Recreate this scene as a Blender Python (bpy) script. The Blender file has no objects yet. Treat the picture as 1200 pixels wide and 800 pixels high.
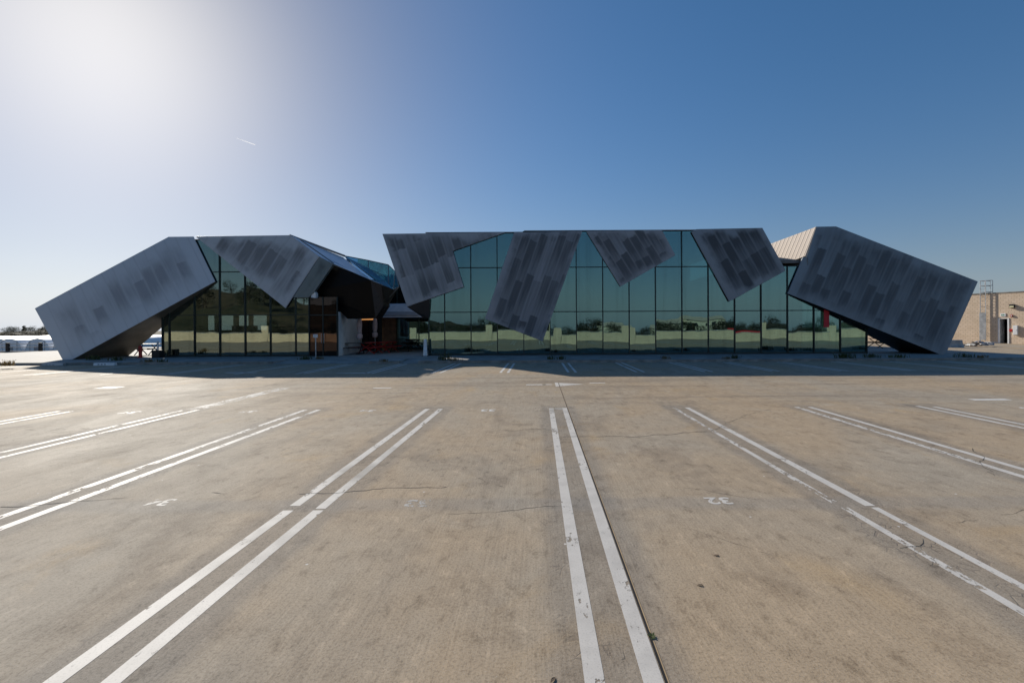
import bpy, bmesh, math, random
from mathutils import Vector, Matrix
random.seed(7)
R = math.radians
C = bpy.data.collections.new("scene_collection")
bpy.context.scene.collection.children.link(C)
SC = bpy.context.scene

# ------------------------------------------------------------------ camera model (photo 1200x800)
FPX, CX, CY, H, ROLL = 545.0, 631.0, 384.0, 1.8, 0.0052
CAM = Vector((0, 0, H))
def ray(px, py):
    dx, dy = (px - CX) / FPX, (CY - py) / FPX
    return Vector((dx + dy * ROLL, 1.0, -dx * ROLL + dy))
def P(px, py, Y=28.5, b=0.0, c=0.0):
    """point on the plane y = Y + b*x + c*z seen at that photo pixel (used only to measure sizes)"""
    d = ray(px, py)
    t = (Y + c * H) / (1 - b * d.x - c * d.z)
    return CAM + d * t
def G(px, py, z=0.0):
    d = ray(px, py)
    return CAM + d * ((z - H) / d.z)
F = 28.5          # facade plane
KZ = 0.13         # pavement height

# ------------------------------------------------------------------ mesh helpers
class MB:
    def __init__(s): s.v, s.f, s.uv = [], [], None
    def poly(s, pts):
        i = len(s.v); s.v += [tuple(p) for p in pts]; s.f.append(tuple(range(i, i + len(pts)))); return s
    def box(s, x0, x1, y0, y1, z0, z1, M=None):
        p = [Vector((x, y, z)) for z in (z0, z1) for y in (y0, y1) for x in (x0, x1)]
        if M is not None: p = [M @ q for q in p]
        i = len(s.v); s.v += [tuple(q) for q in p]
        for q in ((0, 2, 3, 1), (4, 5, 7, 6), (0, 1, 5, 4), (2, 6, 7, 3), (0, 4, 6, 2), (1, 3, 7, 5)):
            s.f.append(tuple(i + k for k in q))
        return s
    def prism(s, pts, vec):
        n = len(pts); i = len(s.v); vec = Vector(vec)
        s.v += [tuple(p) for p in pts] + [tuple(Vector(p) + vec) for p in pts]
        s.f.append(tuple(i + k for k in range(n))); s.f.append(tuple(i + n + k for k in reversed(range(n))))
        for k in range(n):
            l = (k + 1) % n; s.f.append((i + k, i + n + k, i + n + l, i + l))
        return s
    def tube(s, a, b, r, r2=None, n=8):
        a, b = Vector(a), Vector(b); r2 = r if r2 is None else r2
        d = (b - a).normalized(); u = d.orthogonal().normalized(); w = d.cross(u)
        i = len(s.v)
        for (c, q) in ((a, r), (b, r2)):
            for k in range(n):
                t = 2 * math.pi * k / n; s.v.append(tuple(c + (u * math.cos(t) + w * math.sin(t)) * q))
        for k in range(n):
            l = (k + 1) % n; s.f.append((i + k, i + l, i + n + l, i + n + k))
        s.f.append(tuple(i + k for k in reversed(range(n)))); s.f.append(tuple(i + n + k for k in range(n)))
        return s
    def path(s, pts, r, n=8):
        for a, b in zip(pts, pts[1:]): s.tube(a, b, r, n=n)
        return s
    def lathe(s, prof, n=16, c=(0, 0, 0), wob=0.0):
        i = len(s.v)
        for (r, z) in prof:
            for k in range(n):
                t = 2 * math.pi * k / n; q = r * (1 + wob * (1 if k % 2 else -1))
                s.v.append((c[0] + q * math.cos(t), c[1] + q * math.sin(t), c[2] + z))
        for j in range(len(prof) - 1):
            for k in range(n):
                l = (k + 1) % n
                s.f.append((i + j * n + k, i + j * n + l, i + (j + 1) * n + l, i + (j + 1) * n + k))
        s.f.append(tuple(i + k for k in reversed(range(n)))); m = i + (len(prof) - 1) * n
        s.f.append(tuple(m + k for k in range(n))); return s
    def build(s, name, mat, parent=None, fix=True, smooth=False, bevel=0.0, uvf=None, loc=None):
        me = bpy.data.meshes.new(name); me.from_pydata(s.v, [], s.f); me.update()
        if fix:
            bm = bmesh.new(); bm.from_mesh(me); bmesh.ops.recalc_face_normals(bm, faces=bm.faces); bm.to_mesh(me); bm.free()
        if uvf:
            ul = me.uv_layers.new(name="UVMap")
            for lp in me.loops: ul.data[lp.index].uv = uvf(me.vertices[lp.vertex_index].co)
        if smooth:
            for p in me.polygons: p.use_smooth = True
        o = bpy.data.objects.new(name, me); C.objects.link(o)
        if mat is not None: me.materials.append(mat)
        if parent is not None:
            o.parent = parent
            bpy.context.view_layer.update()
            if loc is None: o.matrix_parent_inverse = parent_world(parent).inverted()
        if loc is not None: o.location = loc
        if bevel:
            m = o.modifiers.new("bevel", 'BEVEL'); m.width = bevel; m.segments = 2; m.limit_method = 'ANGLE'
        return o
def parent_world(o):
    M = Matrix.LocRotScale(o.location, o.rotation_euler, o.scale)
    if o.parent: return parent_world(o.parent) @ o.matrix_parent_inverse @ M
    return M
def tag(o, label=None, cat=None, group=None, kind=None):
    if label: o["label"] = label
    if cat: o["category"] = cat
    if group: o["group"] = group
    if kind: o["kind"] = kind
    return o
def thing(name, label, cat, loc=(0, 0, 0), rz=0.0, group=None):
    o = bpy.data.objects.new(name, None); C.objects.link(o); o.location = loc; o.rotation_euler = (0, 0, rz)
    o.empty_display_size = 0.2
    return tag(o, label, cat, group)
def kids(o): return [c for c in C.objects if c.parent == o]
def copy_tree(o, parent=None):
    c = o.copy(); C.objects.link(c)
    if parent is not None: c.parent = parent
    for k in kids(o): copy_tree(k, c)
    return c

# ------------------------------------------------------------------ node helpers
class NT:
    def __init__(s, name):
        s.m = bpy.data.materials.new(name); s.m.use_nodes = True; s.t = s.m.node_tree; s.t.nodes.clear()
        s.out = s.t.nodes.new("ShaderNodeOutputMaterial")
    def n(s, typ, **kw):
        nd = s.t.nodes.new("ShaderNode" + typ)
        for k, v in kw.items():
            if k.startswith("i_"):
                key = k[2:]; key = int(key) if key.isdigit() else key.replace("_", " ")
                s.set(nd.inputs[key], v)
            else: setattr(nd, k, v)
        return nd
    def set(s, sock, v):
        if isinstance(v, bpy.types.NodeSocket): s.t.links.new(v, sock)
        else:
            if sock.type == 'RGBA' and len(v) == 3: v = (*v, 1)
            sock.default_value = v
    def math(s, op, a, b=0.0, c=0.0, clamp=False):
        nd = s.n("Math", operation=op); nd.use_clamp = clamp
        s.set(nd.inputs[0], a); s.set(nd.inputs[1], b); s.set(nd.inputs[2], c); return nd.outputs[0]
    def mix(s, f, a, b, blend='MIX'):
        nd = s.n("Mix", data_type='RGBA', blend_type=blend); s.set(nd.inputs[0], f)
        s.set(nd.inputs[6], a); s.set(nd.inputs[7], b); return nd.outputs[2]
    def pos(s): return s.n("NewGeometry").outputs["Position"]
    def obj(s): return s.n("TexCoord").outputs["Object"]
    def mapv(s, v, scale=(1, 1, 1), rot=(0, 0, 0), loc=(0, 0, 0)):
        nd = s.n("Mapping"); s.set(nd.inputs["Vector"], v); nd.inputs["Scale"].default_value = scale
        nd.inputs["Rotation"].default_value = rot; nd.inputs["Location"].default_value = loc; return nd.outputs[0]
    def noise(s, v, scale, detail=4, rough=0.55, dist=0.0):
        nd = s.n("TexNoise"); s.set(nd.inputs["Vector"], v); nd.inputs["Scale"].default_value = scale
        nd.inputs["Detail"].default_value = detail; nd.inputs["Roughness"].default_value = rough
        nd.inputs["Distortion"].default_value = dist; return nd.outputs[0]
    def step(s, x, a, b):   # smooth ramp a..b
        nd = s.n("MapRange", interpolation_type='SMOOTHSTEP'); s.set(nd.inputs[0], x)
        s.set(nd.inputs[1], a); s.set(nd.inputs[2], b); return nd.outputs[0]
    def sep(s, v):
        nd = s.n("SeparateXYZ"); s.set(nd.inputs[0], v); return nd.outputs
    def comb(s, x, y, z=0.0):
        nd = s.n("CombineXYZ"); s.set(nd.inputs[0], x); s.set(nd.inputs[1], y); s.set(nd.inputs[2], z); return nd.outputs[0]
    def bsdf(s, col, rough=0.6, metal=0.0, spec=0.5, bump=None, bstr=0.3, bdist=0.01, **kw):
        p = s.n("BsdfPrincipled"); s.set(p.inputs["Base Color"], col); s.set(p.inputs["Roughness"], rough)
        s.set(p.inputs["Metallic"], metal); s.set(p.inputs["Specular IOR Level"], spec)
        if bump is not None:
            b = s.n("Bump"); b.inputs["Strength"].default_value = bstr; b.inputs["Distance"].default_value = bdist
            s.set(b.inputs["Height"], bump); s.t.links.new(b.outputs[0], p.inputs["Normal"])
        return p.outputs[0]
    def done(s, sh): s.t.links.new(sh, s.out.inputs[0]); return s.m

def simple(name, col, rough=0.6, metal=0.0, var=0.15, scale=3.0, spec=0.4):
    t = NT(name); n = t.noise(t.pos(), scale, 5)
    dark = tuple(c * (1 - var) for c in col); lite = tuple(min(1, c * (1 + var)) for c in col)
    n2 = t.noise(t.pos(), scale * 12, 3)
    c = t.mix(t.step(n, 0.3, 0.7), dark, lite)
    c = t.mix(t.math('MULTIPLY', t.step(n2, 0.5, 0.8), 0.25), c, tuple(x * 0.75 for x in col))
    return t.done(t.bsdf(c, t.math('ADD', rough - 0.08, t.math('MULTIPLY', n, 0.16)), metal, spec))

# ------------------------------------------------------------------ materials
PITCH, PX0, PY1 = 2.74, 0.426, 10.4
def concrete_deck():
    t = NT("deck_concrete"); p = t.pos(); s = t.sep(p); x, y = s[0], s[1]
    tan, grey, och, dk = (0.445, 0.342, 0.232), (0.405, 0.345, 0.268), (0.480, 0.335, 0.180), (0.235, 0.190, 0.145)
    big = t.noise(t.mapv(p, (1, .55, 1)), 0.23, 5, 0.6, 0.6)
    med = t.noise(t.mapv(p, (1, .5, 1), loc=(7, 3, 0)), 0.9, 6, 0.62, 0.9)
    c = t.mix(t.step(big, 0.36, 0.62), tan, grey)
    c = t.mix(t.math('MULTIPLY', t.step(med, 0.52, 0.70), 0.50), c, dk)
    och_n = t.noise(t.mapv(p, (1, .7, 1), loc=(31, 12, 0)), 0.75, 6, 0.6, 0.7)
    c = t.mix(t.math('MULTIPLY', t.step(och_n, 0.55, 0.74), 0.55), c, och)
    pale = t.noise(t.mapv(p, (.7, 1, 1), loc=(-11, 52, 0)), 0.8, 6, 0.66, 1.2)
    c = t.mix(t.math('MULTIPLY', t.step(pale, 0.57, 0.75), 0.5), c, (0.52, 0.45, 0.355))
    # tyre drag marks: long streaks down the bays, and across in the aisle
    st = t.noise(t.mapv(p, (2.2, .16, 1), rot=(0, 0, R(6))), 1.0, 5, 0.6, 0.4)
    c = t.mix(t.math('MULTIPLY', t.step(st, 0.52, 0.78), 0.32), c, dk)
    sx = t.noise(t.mapv(p, (.10, 1.3, 1), rot=(0, 0, R(-4)), loc=(3, 8, 0)), 1.0, 5, 0.62, 0.5)
    aisle = t.math('MULTIPLY', t.step(y, 10.2, 12.0), t.step(y, 19.5, 17.0))
    c = t.mix(t.math('MULTIPLY', t.math('MULTIPLY', t.step(sx, 0.46, 0.7), aisle), 0.62), c, dk)
    # grey ground-off bands under the bay lines
    fr = t.math('PINGPONG', t.math('SUBTRACT', x, PX0 - PITCH * 40), PITCH / 2)
    band = t.step(t.math('ADD', fr, t.math('MULTIPLY', t.math('SUBTRACT', t.noise(p, 1.7, 5), 0.5), 0.25)), 0.46, 0.28)
    band = t.math('MULTIPLY', band, t.step(y, 10.9, 10.5))
    c = t.mix(t.math('MULTIPLY', band, 0.42), c, (0.205, 0.19, 0.172))
    # cold joint across the row of bays with a grey patched strip
    jn = t.math('ADD', y, t.math('MULTIPLY', t.math('SUBTRACT', t.noise(t.mapv(p, (.8, .3, 1)), 1.0, 4), 0.5), 0.16))
    strip = t.math('MULTIPLY', t.step(jn, 4.50, 4.68), t.step(jn, 4.98, 4.84))
    c = t.mix(t.math('MULTIPLY', strip, 0.28), c, (0.25, 0.245, 0.235))
    jx_ = t.math('ABSOLUTE', t.math('SUBTRACT', t.math('PINGPONG', t.math('ADD', y, 60.0 - 15.6), 5.45), 0.0))
    cj = t.math('MULTIPLY', t.step(t.math('ADD', jx_, t.math('MULTIPLY', t.math('SUBTRACT', t.noise(p, 3, 3), .5), .012)), 0.022, 0.008), t.step(y, 10.5, 11.0))
    c = t.mix(t.math('MULTIPLY', cj, 0.55), c, (0.11, 0.095, 0.08))
    # broom finish + aggregate grain
    br = t.noise(t.mapv(p, (60, 1.2, 1)), 1.0, 3, 0.5)
    c = t.mix(t.math('MULTIPLY', t.step(br, 0.35, 0.7), 0.30), c, t.mix(1.0, c, (0.66, 0.65, 0.64), 'MULTIPLY'))
    gr = t.noise(p, 55, 4, 0.75); gr2 = t.noise(p, 130, 3, 0.7)
    c = t.mix(t.math('MULTIPLY', t.step(gr, 0.46, 0.66), 0.55), c, t.mix(1.0, c, (0.42, 0.42, 0.42), 'MULTIPLY'))
    c = t.mix(t.math('MULTIPLY', t.step(gr2, 0.54, 0.68), 0.55), c, (0.46, 0.43, 0.38))
    fr1 = t.noise(t.mapv(p, (1, .6, 1)), 7.0, 10, 0.78, 0.3); fr2 = t.noise(t.mapv(p, (.8, .8, 1), loc=(5, 9, 0)), 2.2, 10, 0.76, 0.2)
    c = t.mix(t.math('MULTIPLY', t.step(fr1, 0.52, 0.66), 0.75), c, t.mix(1.0, c, (0.60, 0.585, 0.57), 'MULTIPLY'))
    c = t.mix(t.math('MULTIPLY', t.step(fr1, 0.47, 0.34), 0.65), c, t.mix(1.0, c, (1.32, 1.31, 1.30), 'MULTIPLY'))
    c = t.mix(t.math('MULTIPLY', t.step(fr2, 0.51, 0.66), 0.50), c, t.mix(1.0, c, (0.62, 0.60, 0.59), 'MULTIPLY'))
    oil = t.n("TexVoronoi"); t.set(oil.inputs["Vector"], t.mapv(p, (1, .8, 1), loc=(.3, .9, 0))); oil.inputs["Scale"].default_value = 0.55
    om_ = t.math('MULTIPLY', t.step(t.math('ADD', oil.outputs["Distance"], t.math('MULTIPLY', t.noise(p, 5, 4), .25)), 0.36, 0.14), t.step(t.sep(oil.outputs["Color"])[0], 0.55, 0.8))
    c = t.mix(t.math('MULTIPLY', om_, 0.4), c, (0.13, 0.11, 0.09))
    # spalled, flecked areas
    fl = t.n("TexVoronoi", feature='DISTANCE_TO_EDGE'); t.set(fl.inputs["Vector"], t.mapv(p, (1, .8, 1))); fl.inputs["Scale"].default_value = 10
    warp = t.noise(p, 6, 4)
    cell = t.step(t.math('ADD', fl.outputs[0], t.math('MULTIPLY', t.math('SUBTRACT', warp, 0.5), 0.45)), 0.05, 0.012)
    area = t.step(t.noise(t.mapv(p, (1, 1, 1), loc=(2.4, 7.1, 0)), 0.33, 4, 0.6, 0.6), 0.56, 0.68)
    area = t.math('MULTIPLY', area, t.step(y, 5.8, 7.5))
    brk = t.step(t.noise(p, 5.0, 5, 0.75), 0.50, 0.60)
    craze = t.math('MULTIPLY', t.math('MULTIPLY', cell, area), brk)
    craze2 = t.math('MULTIPLY', cell, t.math('MULTIPLY', band, t.step(t.noise(p, 1.1, 3), 0.5, 0.6)))
    craze = t.math('MAXIMUM', craze, t.math('MULTIPLY', craze2, 0.5))
    pit = t.math('MULTIPLY', t.step(t.noise(t.mapv(p, (1, .55, 1)), 13, 4, 0.65), 0.60, 0.66), t.math('MULTIPLY', t.step(t.noise(t.mapv(p, (.7, 1, 1), loc=(4.2, 1.7, 0)), 0.42, 4, .6, .5), 0.50, 0.60), t.step(y, 4.9, 6.5)))
    mark = t.math('MAXIMUM', craze, t.math('MULTIPLY', pit, 0.9))
    c = t.mix(t.math('MULTIPLY', mark, 0.55), c, (0.085, 0.068, 0.06))
    # white grit specks
    sp = t.n("TexVoronoi"); t.set(sp.inputs["Vector"], p); sp.inputs["Scale"].default_value = 4.0
    spm = t.math('MULTIPLY', t.step(sp.outputs["Distance"], 0.055, 0.035), t.step(t.sep(sp.outputs["Color"])[0], 0.80, 0.82))
    c = t.mix(t.math('MULTIPLY', spm, 0.8), c, (0.7, 0.68, 0.64))
    h = t.math('ADD', t.math('MULTIPLY', br, 0.5), t.math('ADD', t.math('MULTIPLY', gr, 0.8), t.math('MULTIPLY', mark, -1.6)))
    ro = t.math('ADD', 0.62, t.math('MULTIPLY', med, 0.25))
    return t.done(t.bsdf(c, ro, 0, 0.08, bump=h, bstr=0.5, bdist=0.004))

def paint(worn=0.5, col=(0.60, 0.565, 0.515), name="road_paint", fade=0.0):
    t = NT(name); p = t.pos()
    n = t.noise(t.mapv(p, (1, .45, 1)), 3.2, 6, 0.7, 0.4); n2 = t.noise(t.mapv(p, (1, .6, 1)), 22, 4, 0.65)
    v = t.math('ADD', t.math('MULTIPLY', n, 0.62), t.math('MULTIPLY', n2, 0.38))
    a = t.step(v, 0.655 - 0.17 * worn, 0.615 - 0.17 * worn)
    patch = t.step(t.noise(p, 0.55, 3), 0.24, 0.34)
    a = t.math('MAXIMUM', t.math('MULTIPLY', a, 1.0), t.math('MULTIPLY', t.math('SUBTRACT', 1.0, patch), t.step(n2, 0.62, 0.57)))
    a = t.math('MULTIPLY', a, 1 - fade)
    rubx = None; ed = t.step(t.noise(t.mapv(p, (1, .5, 1)), 9, 8, 0.8), 0.60, 0.66); a = t.math('MULTIPLY', a, t.math('SUBTRACT', 1.0, t.math('MULTIPLY', ed, 0.35 + 0.5 * worn)))
    rub = t.step(t.noise(t.mapv(p, (.6, .5, 1), loc=(3, 1, 0)), 0.8, 4, .6), 0.52, 0.70); a = t.math('MULTIPLY', a, t.math('SUBTRACT', 1.0, t.math('MULTIPLY', rub, 0.42)))
    c = t.mix(t.math('MULTIPLY', t.step(t.noise(p, 4, 5), 0.4, 0.75), 0.6), col, tuple(k * 0.72 for k in col))
    c = t.mix(t.math('MULTIPLY', t.step(t.noise(p, 90, 2), 0.5, 0.7), 0.35), c, tuple(k * 0.6 for k in col))
    sh = t.n("MixShader"); t.set(sh.inputs[0], a)
    t.t.links.new(t.n("BsdfTransparent").outputs[0], sh.inputs[1]); t.t.links.new(t.bsdf(c, 0.65, 0, 0.35), sh.inputs[2])
    return t.done(sh.outputs[0])

def zinc(name, edges, ang, w=0.62, L=2.6, seed=0.0, lite=(0.290, 0.304, 0.317), dark=(0.065, 0.069, 0.074), rim=(0.25, 1.3), amt=1.0):
    """weathered zinc sheet; UV = metres on the panel; seams run along direction ang; edges: (nx, ny, d) inward"""
    t = NT(name); uv = t.n("UVMap", uv_map="UVMap").outputs[0]; s = t.sep(uv); u, v = s[0], s[1]
    ca, sa = math.cos(ang), math.sin(ang)
    al = t.math('ADD', t.math('MULTIPLY', u, ca), t.math('MULTIPLY', v, sa))
    ac = t.math('ADD', t.math('MULTIPLY', u, -sa), t.math('MULTIPLY', v, ca))
    al = t.math('ADD', al, t.math('MULTIPLY', t.math('SUBTRACT', t.noise(uv, 3.0, 3), 0.5), 0.30))
    k = t.math('DIVIDE', ac, w); idx = t.math('FLOOR', k); fr = t.math('SUBTRACT', k, idx); wob = None
    wn = t.n("TexWhiteNoise", noise_dimensions='2D'); t.set(wn.inputs["Vector"], t.comb(idx, seed)); r1 = wn.outputs[0]
    tv = t.math('ADD', t.math('DIVIDE', al, L), t.math('MULTIPLY', r1, 3.0)); ti = t.math('FLOOR', tv); tf = t.math('SUBTRACT', tv, ti)
    wn2 = t.n("TexWhiteNoise", noise_dimensions='3D'); t.set(wn2.inputs["Vector"], t.comb(idx, ti, seed + 3.3)); r2 = wn2.outputs[0]
    e = None
    for (nx, ny, d) in edges:
        q = t.math('ADD', t.math('ADD', t.math('MULTIPLY', u, nx), t.math('MULTIPLY', v, ny)), d)
        e = q if e is None else t.math('MINIMUM', e, q)
    cloud = t.noise(uv, 0.9, 4, 0.6); streak = t.noise(t.comb(t.math('MULTIPLY', ac, 7.0), t.math('MULTIPLY', al, 0.5), seed), 1.0, 4, 0.6)
    e2 = t.math('ADD', e, t.math('ADD', t.math('MULTIPLY', t.math('SUBTRACT', r1, 0.5), 0.5), t.math('MULTIPLY', t.math('SUBTRACT', cloud, 0.5), 1.1)))
    rm = t.step(e2, rim[0], rim[1])
    pt = t.math('ADD', 0.40, t.math('ADD', t.math('MULTIPLY', t.step(r2, 0.08, 0.20), 0.32), t.math('MULTIPLY', r2, 0.42)))
    pt = t.math('MULTIPLY', pt, t.math('ADD', 0.62, t.math('MULTIPLY', t.step(tf, 0.0, 0.75), 0.45)))
    d = t.math('MULTIPLY', rm, t.math('ADD', pt, t.math('MULTIPLY', t.math('SUBTRACT', streak, 0.5), 0.9)), clamp=True)
    d = t.math('ADD', t.math('MULTIPLY', d, amt), t.math('MULTIPLY', t.math('SUBTRACT', streak, 0.5), 0.22), clamp=True)
    c = t.mix(d, lite, dark)
    seam = t.math('MINIMUM', fr, t.math('SUBTRACT', 1.0, fr))
    wear = t.math('MULTIPLY', t.step(seam, 0.15, 0.0), t.math('ADD', 0.35, t.math('MULTIPLY', t.noise(uv, 0.5, 3), 0.6)))
    c = t.mix(t.math('MULTIPLY', wear, 0.85), c, tuple(k2 * 0.9 for k2 in lite))
    line = t.step(seam, 0.016, 0.006)
    c = t.mix(t.math('MULTIPLY', line, 0.28), c, tuple(k2 * 0.8 for k2 in dark))
    spot = t.step(t.noise(uv, 55, 2), 0.70, 0.78)
    c = t.mix(t.math('MULTIPLY', spot, 0.25), c, (0.3, 0.3, 0.3))
    h = t.math('ADD', t.math('MULTIPLY', t.noise(uv, 0.8, 2), 1.0), t.math('MULTIPLY', line, -0.3))
    ro = t.math('ADD', 0.38, t.math('MULTIPLY', d, 0.16))
    return t.done(t.bsdf(c, ro, 0.25, 0.5, bump=h, bstr=0.25, bdist=0.03))

def glass(name, tint=(0.20, 0.36, 0.35), refl=(0.36, 0.58, 0.58), base=0.33, streak=True, dirt=0.10):
    t = NT(name); p = t.pos()
    fr = t.n("Fresnel"); fr.inputs[0].default_value = 1.5
    fac = t.math('ADD', t.math('MULTIPLY', fr.outputs[0], 0.8), base, clamp=True)
    gl = t.n("BsdfGlossy"); gl.inputs["Roughness"].default_value = 0.0; t.set(gl.inputs["Color"], refl)
    b = t.n("Bump"); b.inputs["Strength"].default_value = 0.2; b.inputs["Distance"].default_value = 0.02
    t.set(b.inputs["Height"], t.noise(t.mapv(p, (1, 1, .6)), 0.9, 1)); t.t.links.new(b.outputs[0], gl.inputs["Normal"])
    tr = t.n("BsdfTransparent"); t.set(tr.inputs[0], tint)
    sk = t.noise(t.mapv(p, (2.6, 2.6, .10), loc=(3, 0, 1)), 1.0, 5, 0.65)
    t.set(gl.inputs["Color"], t.mix(t.math('MULTIPLY', t.step(sk, .48, .72), .32), refl, tuple(k * .5 for k in refl)))
    m = t.n("MixShader"); t.set(m.inputs[0], fac); t.t.links.new(tr.outputs[0], m.inputs[1]); t.t.links.new(gl.outputs[0], m.inputs[2])
    # run-down dirt
    st = t.noise(t.mapv(p, (5.0, 5.0, .12)), 1.0, 5, 0.6)
    df = t.n("BsdfDiffuse"); t.set(df.inputs[0], (0.34, 0.36, 0.32))
    m2 = t.n("MixShader"); t.set(m2.inputs[0], t.math('ADD', 0.015, t.math('MULTIPLY', t.step(st, 0.5, 0.8), dirt)))
    t.t.links.new(m.outputs[0], m2.inputs[1]); t.t.links.new(df.outputs[0], m2.inputs[2])
    return t.done(m2.outputs[0])

def block_wall(name, c1=(0.63, 0.50, 0.37), c2=(0.71, 0.57, 0.44), bw=0.4, bh=0.2, plane='uv'):
    t = NT(name); uv = t.n("UVMap", uv_map="UVMap").outputs[0]
    br = t.n("TexBrick"); t.set(br.inputs["Vector"], uv); br.inputs["Scale"].default_value = 1.0
    br.inputs["Brick Width"].default_value = bw; br.inputs["Row Height"].default_value = bh; br.inputs["Mortar Size"].default_value = 0.012
    br.inputs["Mortar Smooth"].default_value = 0.3; t.set(br.inputs["Color1"], c1); t.set(br.inputs["Color2"], c2)
    t.set(br.inputs["Mortar"], tuple(k * 0.58 for k in c1))
    c = t.mix(t.math('MULTIPLY', t.step(t.noise(uv, 0.6, 5), 0.4, 0.7), 0.35), br.outputs[0], tuple(k * 0.75 for k in c1))
    c = t.mix(t.math('MULTIPLY', t.step(t.noise(uv, 30, 3), 0.5, 0.7), 0.3), c, tuple(k * 0.6 for k in c1))
    return t.done(t.bsdf(c, 0.85, 0, 0.2, bump=t.math('SUBTRACT', t.noise(uv, 25, 3), br.outputs["Fac"]), bstr=0.5, bdist=0.01))

def ribbed(name, col, w=0.26):
    t = NT(name); uv = t.n("UVMap", uv_map="UVMap").outputs[0]; s = t.sep(uv)
    k = t.math('DIVIDE', s[0], w); fr = t.math('FRACT', k); e = t.math('MINIMUM', fr, t.math('SUBTRACT', 1.0, fr))
    line = t.step(e, 0.13, 0.06)
    c = t.mix(t.math('MULTIPLY', line, 0.6), col, tuple(x * 0.35 for x in col))
    c = t.mix(t.math('MULTIPLY', t.step(t.noise(uv, 1.2, 4), 0.4, 0.7), 0.3), c, tuple(x * 0.8 for x in col))
    return t.done(t.bsdf(c, 0.55, 0.1, 0.4, bump=line, bstr=0.6, bdist=0.03))

def leaf_mat(name, a, b):
    t = NT(name); oi = t.n("ObjectInfo").outputs["Random"]; n = t.noise(t.pos(), 0.9, 4)
    c = t.mix(t.step(n, 0.35, 0.65), a, b); c = t.mix(t.math('MULTIPLY', oi, 0.4), c, tuple(k * 0.7 for k in a))
    d = t.bsdf(c, 0.7, 0, 0.25); tl = t.n("BsdfTranslucent"); t.set(tl.inputs[0], c)
    m = t.n("MixShader"); m.inputs[0].default_value = 0.25; t.t.links.new(d, m.inputs[1]); t.t.links.new(tl.outputs[0], m.inputs[2])
    return t.done(m.outputs[0])

def terrain_mat():
    t = NT("dry_land"); p = t.pos(); n = t.noise(p, 0.02, 6, 0.6, 0.5); n2 = t.noise(p, 0.15, 5)
    c = t.mix(t.step(n, 0.4, 0.6), (0.10, 0.075, 0.045), (0.055, 0.052, 0.028))
    c = t.mix(t.math('MULTIPLY', t.step(n2, 0.5, 0.65), 0.75), c, (0.026, 0.030, 0.016))
    return t.done(t.bsdf(c, 0.9, 0, 0.1))

M = {}
M['deck'] = concrete_deck()
M['paint'] = paint(0.30); M['paint_worn'] = paint(0.55, name="worn_road_paint"); M['paint_faint'] = paint(0.75, (0.58, 0.56, 0.52), "faint_road_paint", 0.25)
M['paint_num'] = paint(-0.1, name='bay_number_paint'); M['paint_far'] = paint(0.12, (0.68, 0.66, 0.62), "old_road_paint")
M['walk'] = simple("pavement_concrete", (0.30, 0.29, 0.27), 0.8, var=0.25, scale=1.2)
M['kerb'] = simple("kerb_concrete", (0.24, 0.23, 0.21), 0.8, var=0.3, scale=2.0)
M['dark'] = simple("dark_metal", (0.018, 0.018, 0.020), 0.45, 0.2)
M['mullion'] = simple("mullion_metal", (0.018, 0.030, 0.031), 0.4, 0.3)
M['coping'] = simple("coping_metal", (0.20, 0.205, 0.215), 0.4, 0.4)
M['black'] = simple("black_cladding_and_shade", (0.010, 0.010, 0.011), 0.5)  # also stands in for the shade under the right slab
M['under'] = simple('bounce_lit_underside', (0.20, 0.165, 0.125), 0.5, var=.3, scale=1.0)  # zinc underside browned for light bounced off the ground
M['roofing'] = simple("roof_membrane", (0.16, 0.16, 0.16), 0.8)
M['glass'] = glass("green_glass")
M['glass_left'] = glass("grey_green_glass", (0.42, 0.50, 0.47), (0.60, 0.72, 0.66), 0.32, dirt=0.06)
M['bronze'] = glass("bronze_glass", (0.14, 0.10, 0.09), (0.24, 0.175, 0.155), 0.20, dirt=0.03)
M['rail_glass'] = glass("railing_glass", (0.55, 0.74, 0.74), (0.75, 0.95, 0.95), 0.10, dirt=0.10)
M['white_wall'] = simple("white_plaster", (0.76, 0.76, 0.74), 0.8, var=0.12, scale=0.8)
M['white_metal'] = simple("white_metal", (0.72, 0.73, 0.74), 0.45, var=0.08)
M['soffit'] = simple("pale_soffit", (0.60, 0.56, 0.56), 0.7, var=0.08)
M['soffit_dark'] = simple("soffit_shade_and_strap", (0.30, 0.27, 0.27), 0.7, var=0.08)  # darker tone for the canopy's painted shading; also the parasol straps
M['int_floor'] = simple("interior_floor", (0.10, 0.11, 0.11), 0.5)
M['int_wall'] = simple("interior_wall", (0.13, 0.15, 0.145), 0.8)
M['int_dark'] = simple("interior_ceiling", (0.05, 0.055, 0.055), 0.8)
M['wood'] = simple("brown_timber", (0.17, 0.095, 0.055), 0.6, var=0.3)
M['red'] = simple("red_paint", (0.40, 0.025, 0.022), 0.45, var=0.15)
M['red_sign'] = simple("red_banner", (0.55, 0.02, 0.03), 0.6, var=0.1)
M['umb'] = simple("mauve_canvas", (0.62, 0.50, 0.52), 0.9, var=0.12, scale=6)
M['galv'] = simple("galvanised_steel", (0.42, 0.43, 0.44), 0.45, 0.5, var=0.2)
M['steel'] = simple("dull_steel", (0.30, 0.31, 0.33), 0.5, 0.4, var=0.25)
M['rust'] = simple("rusty_pipe", (0.30, 0.24, 0.20), 0.7, 0.2, var=0.35)
M['conc'] = simple("grey_concrete", (0.34, 0.34, 0.33), 0.85, var=0.25)
M['block'] = block_wall("tan_block_wall")
M['parapet'] = block_wall("parapet_block", (0.66, 0.54, 0.38), (0.74, 0.61, 0.44), 0.4, 0.2)
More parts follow.
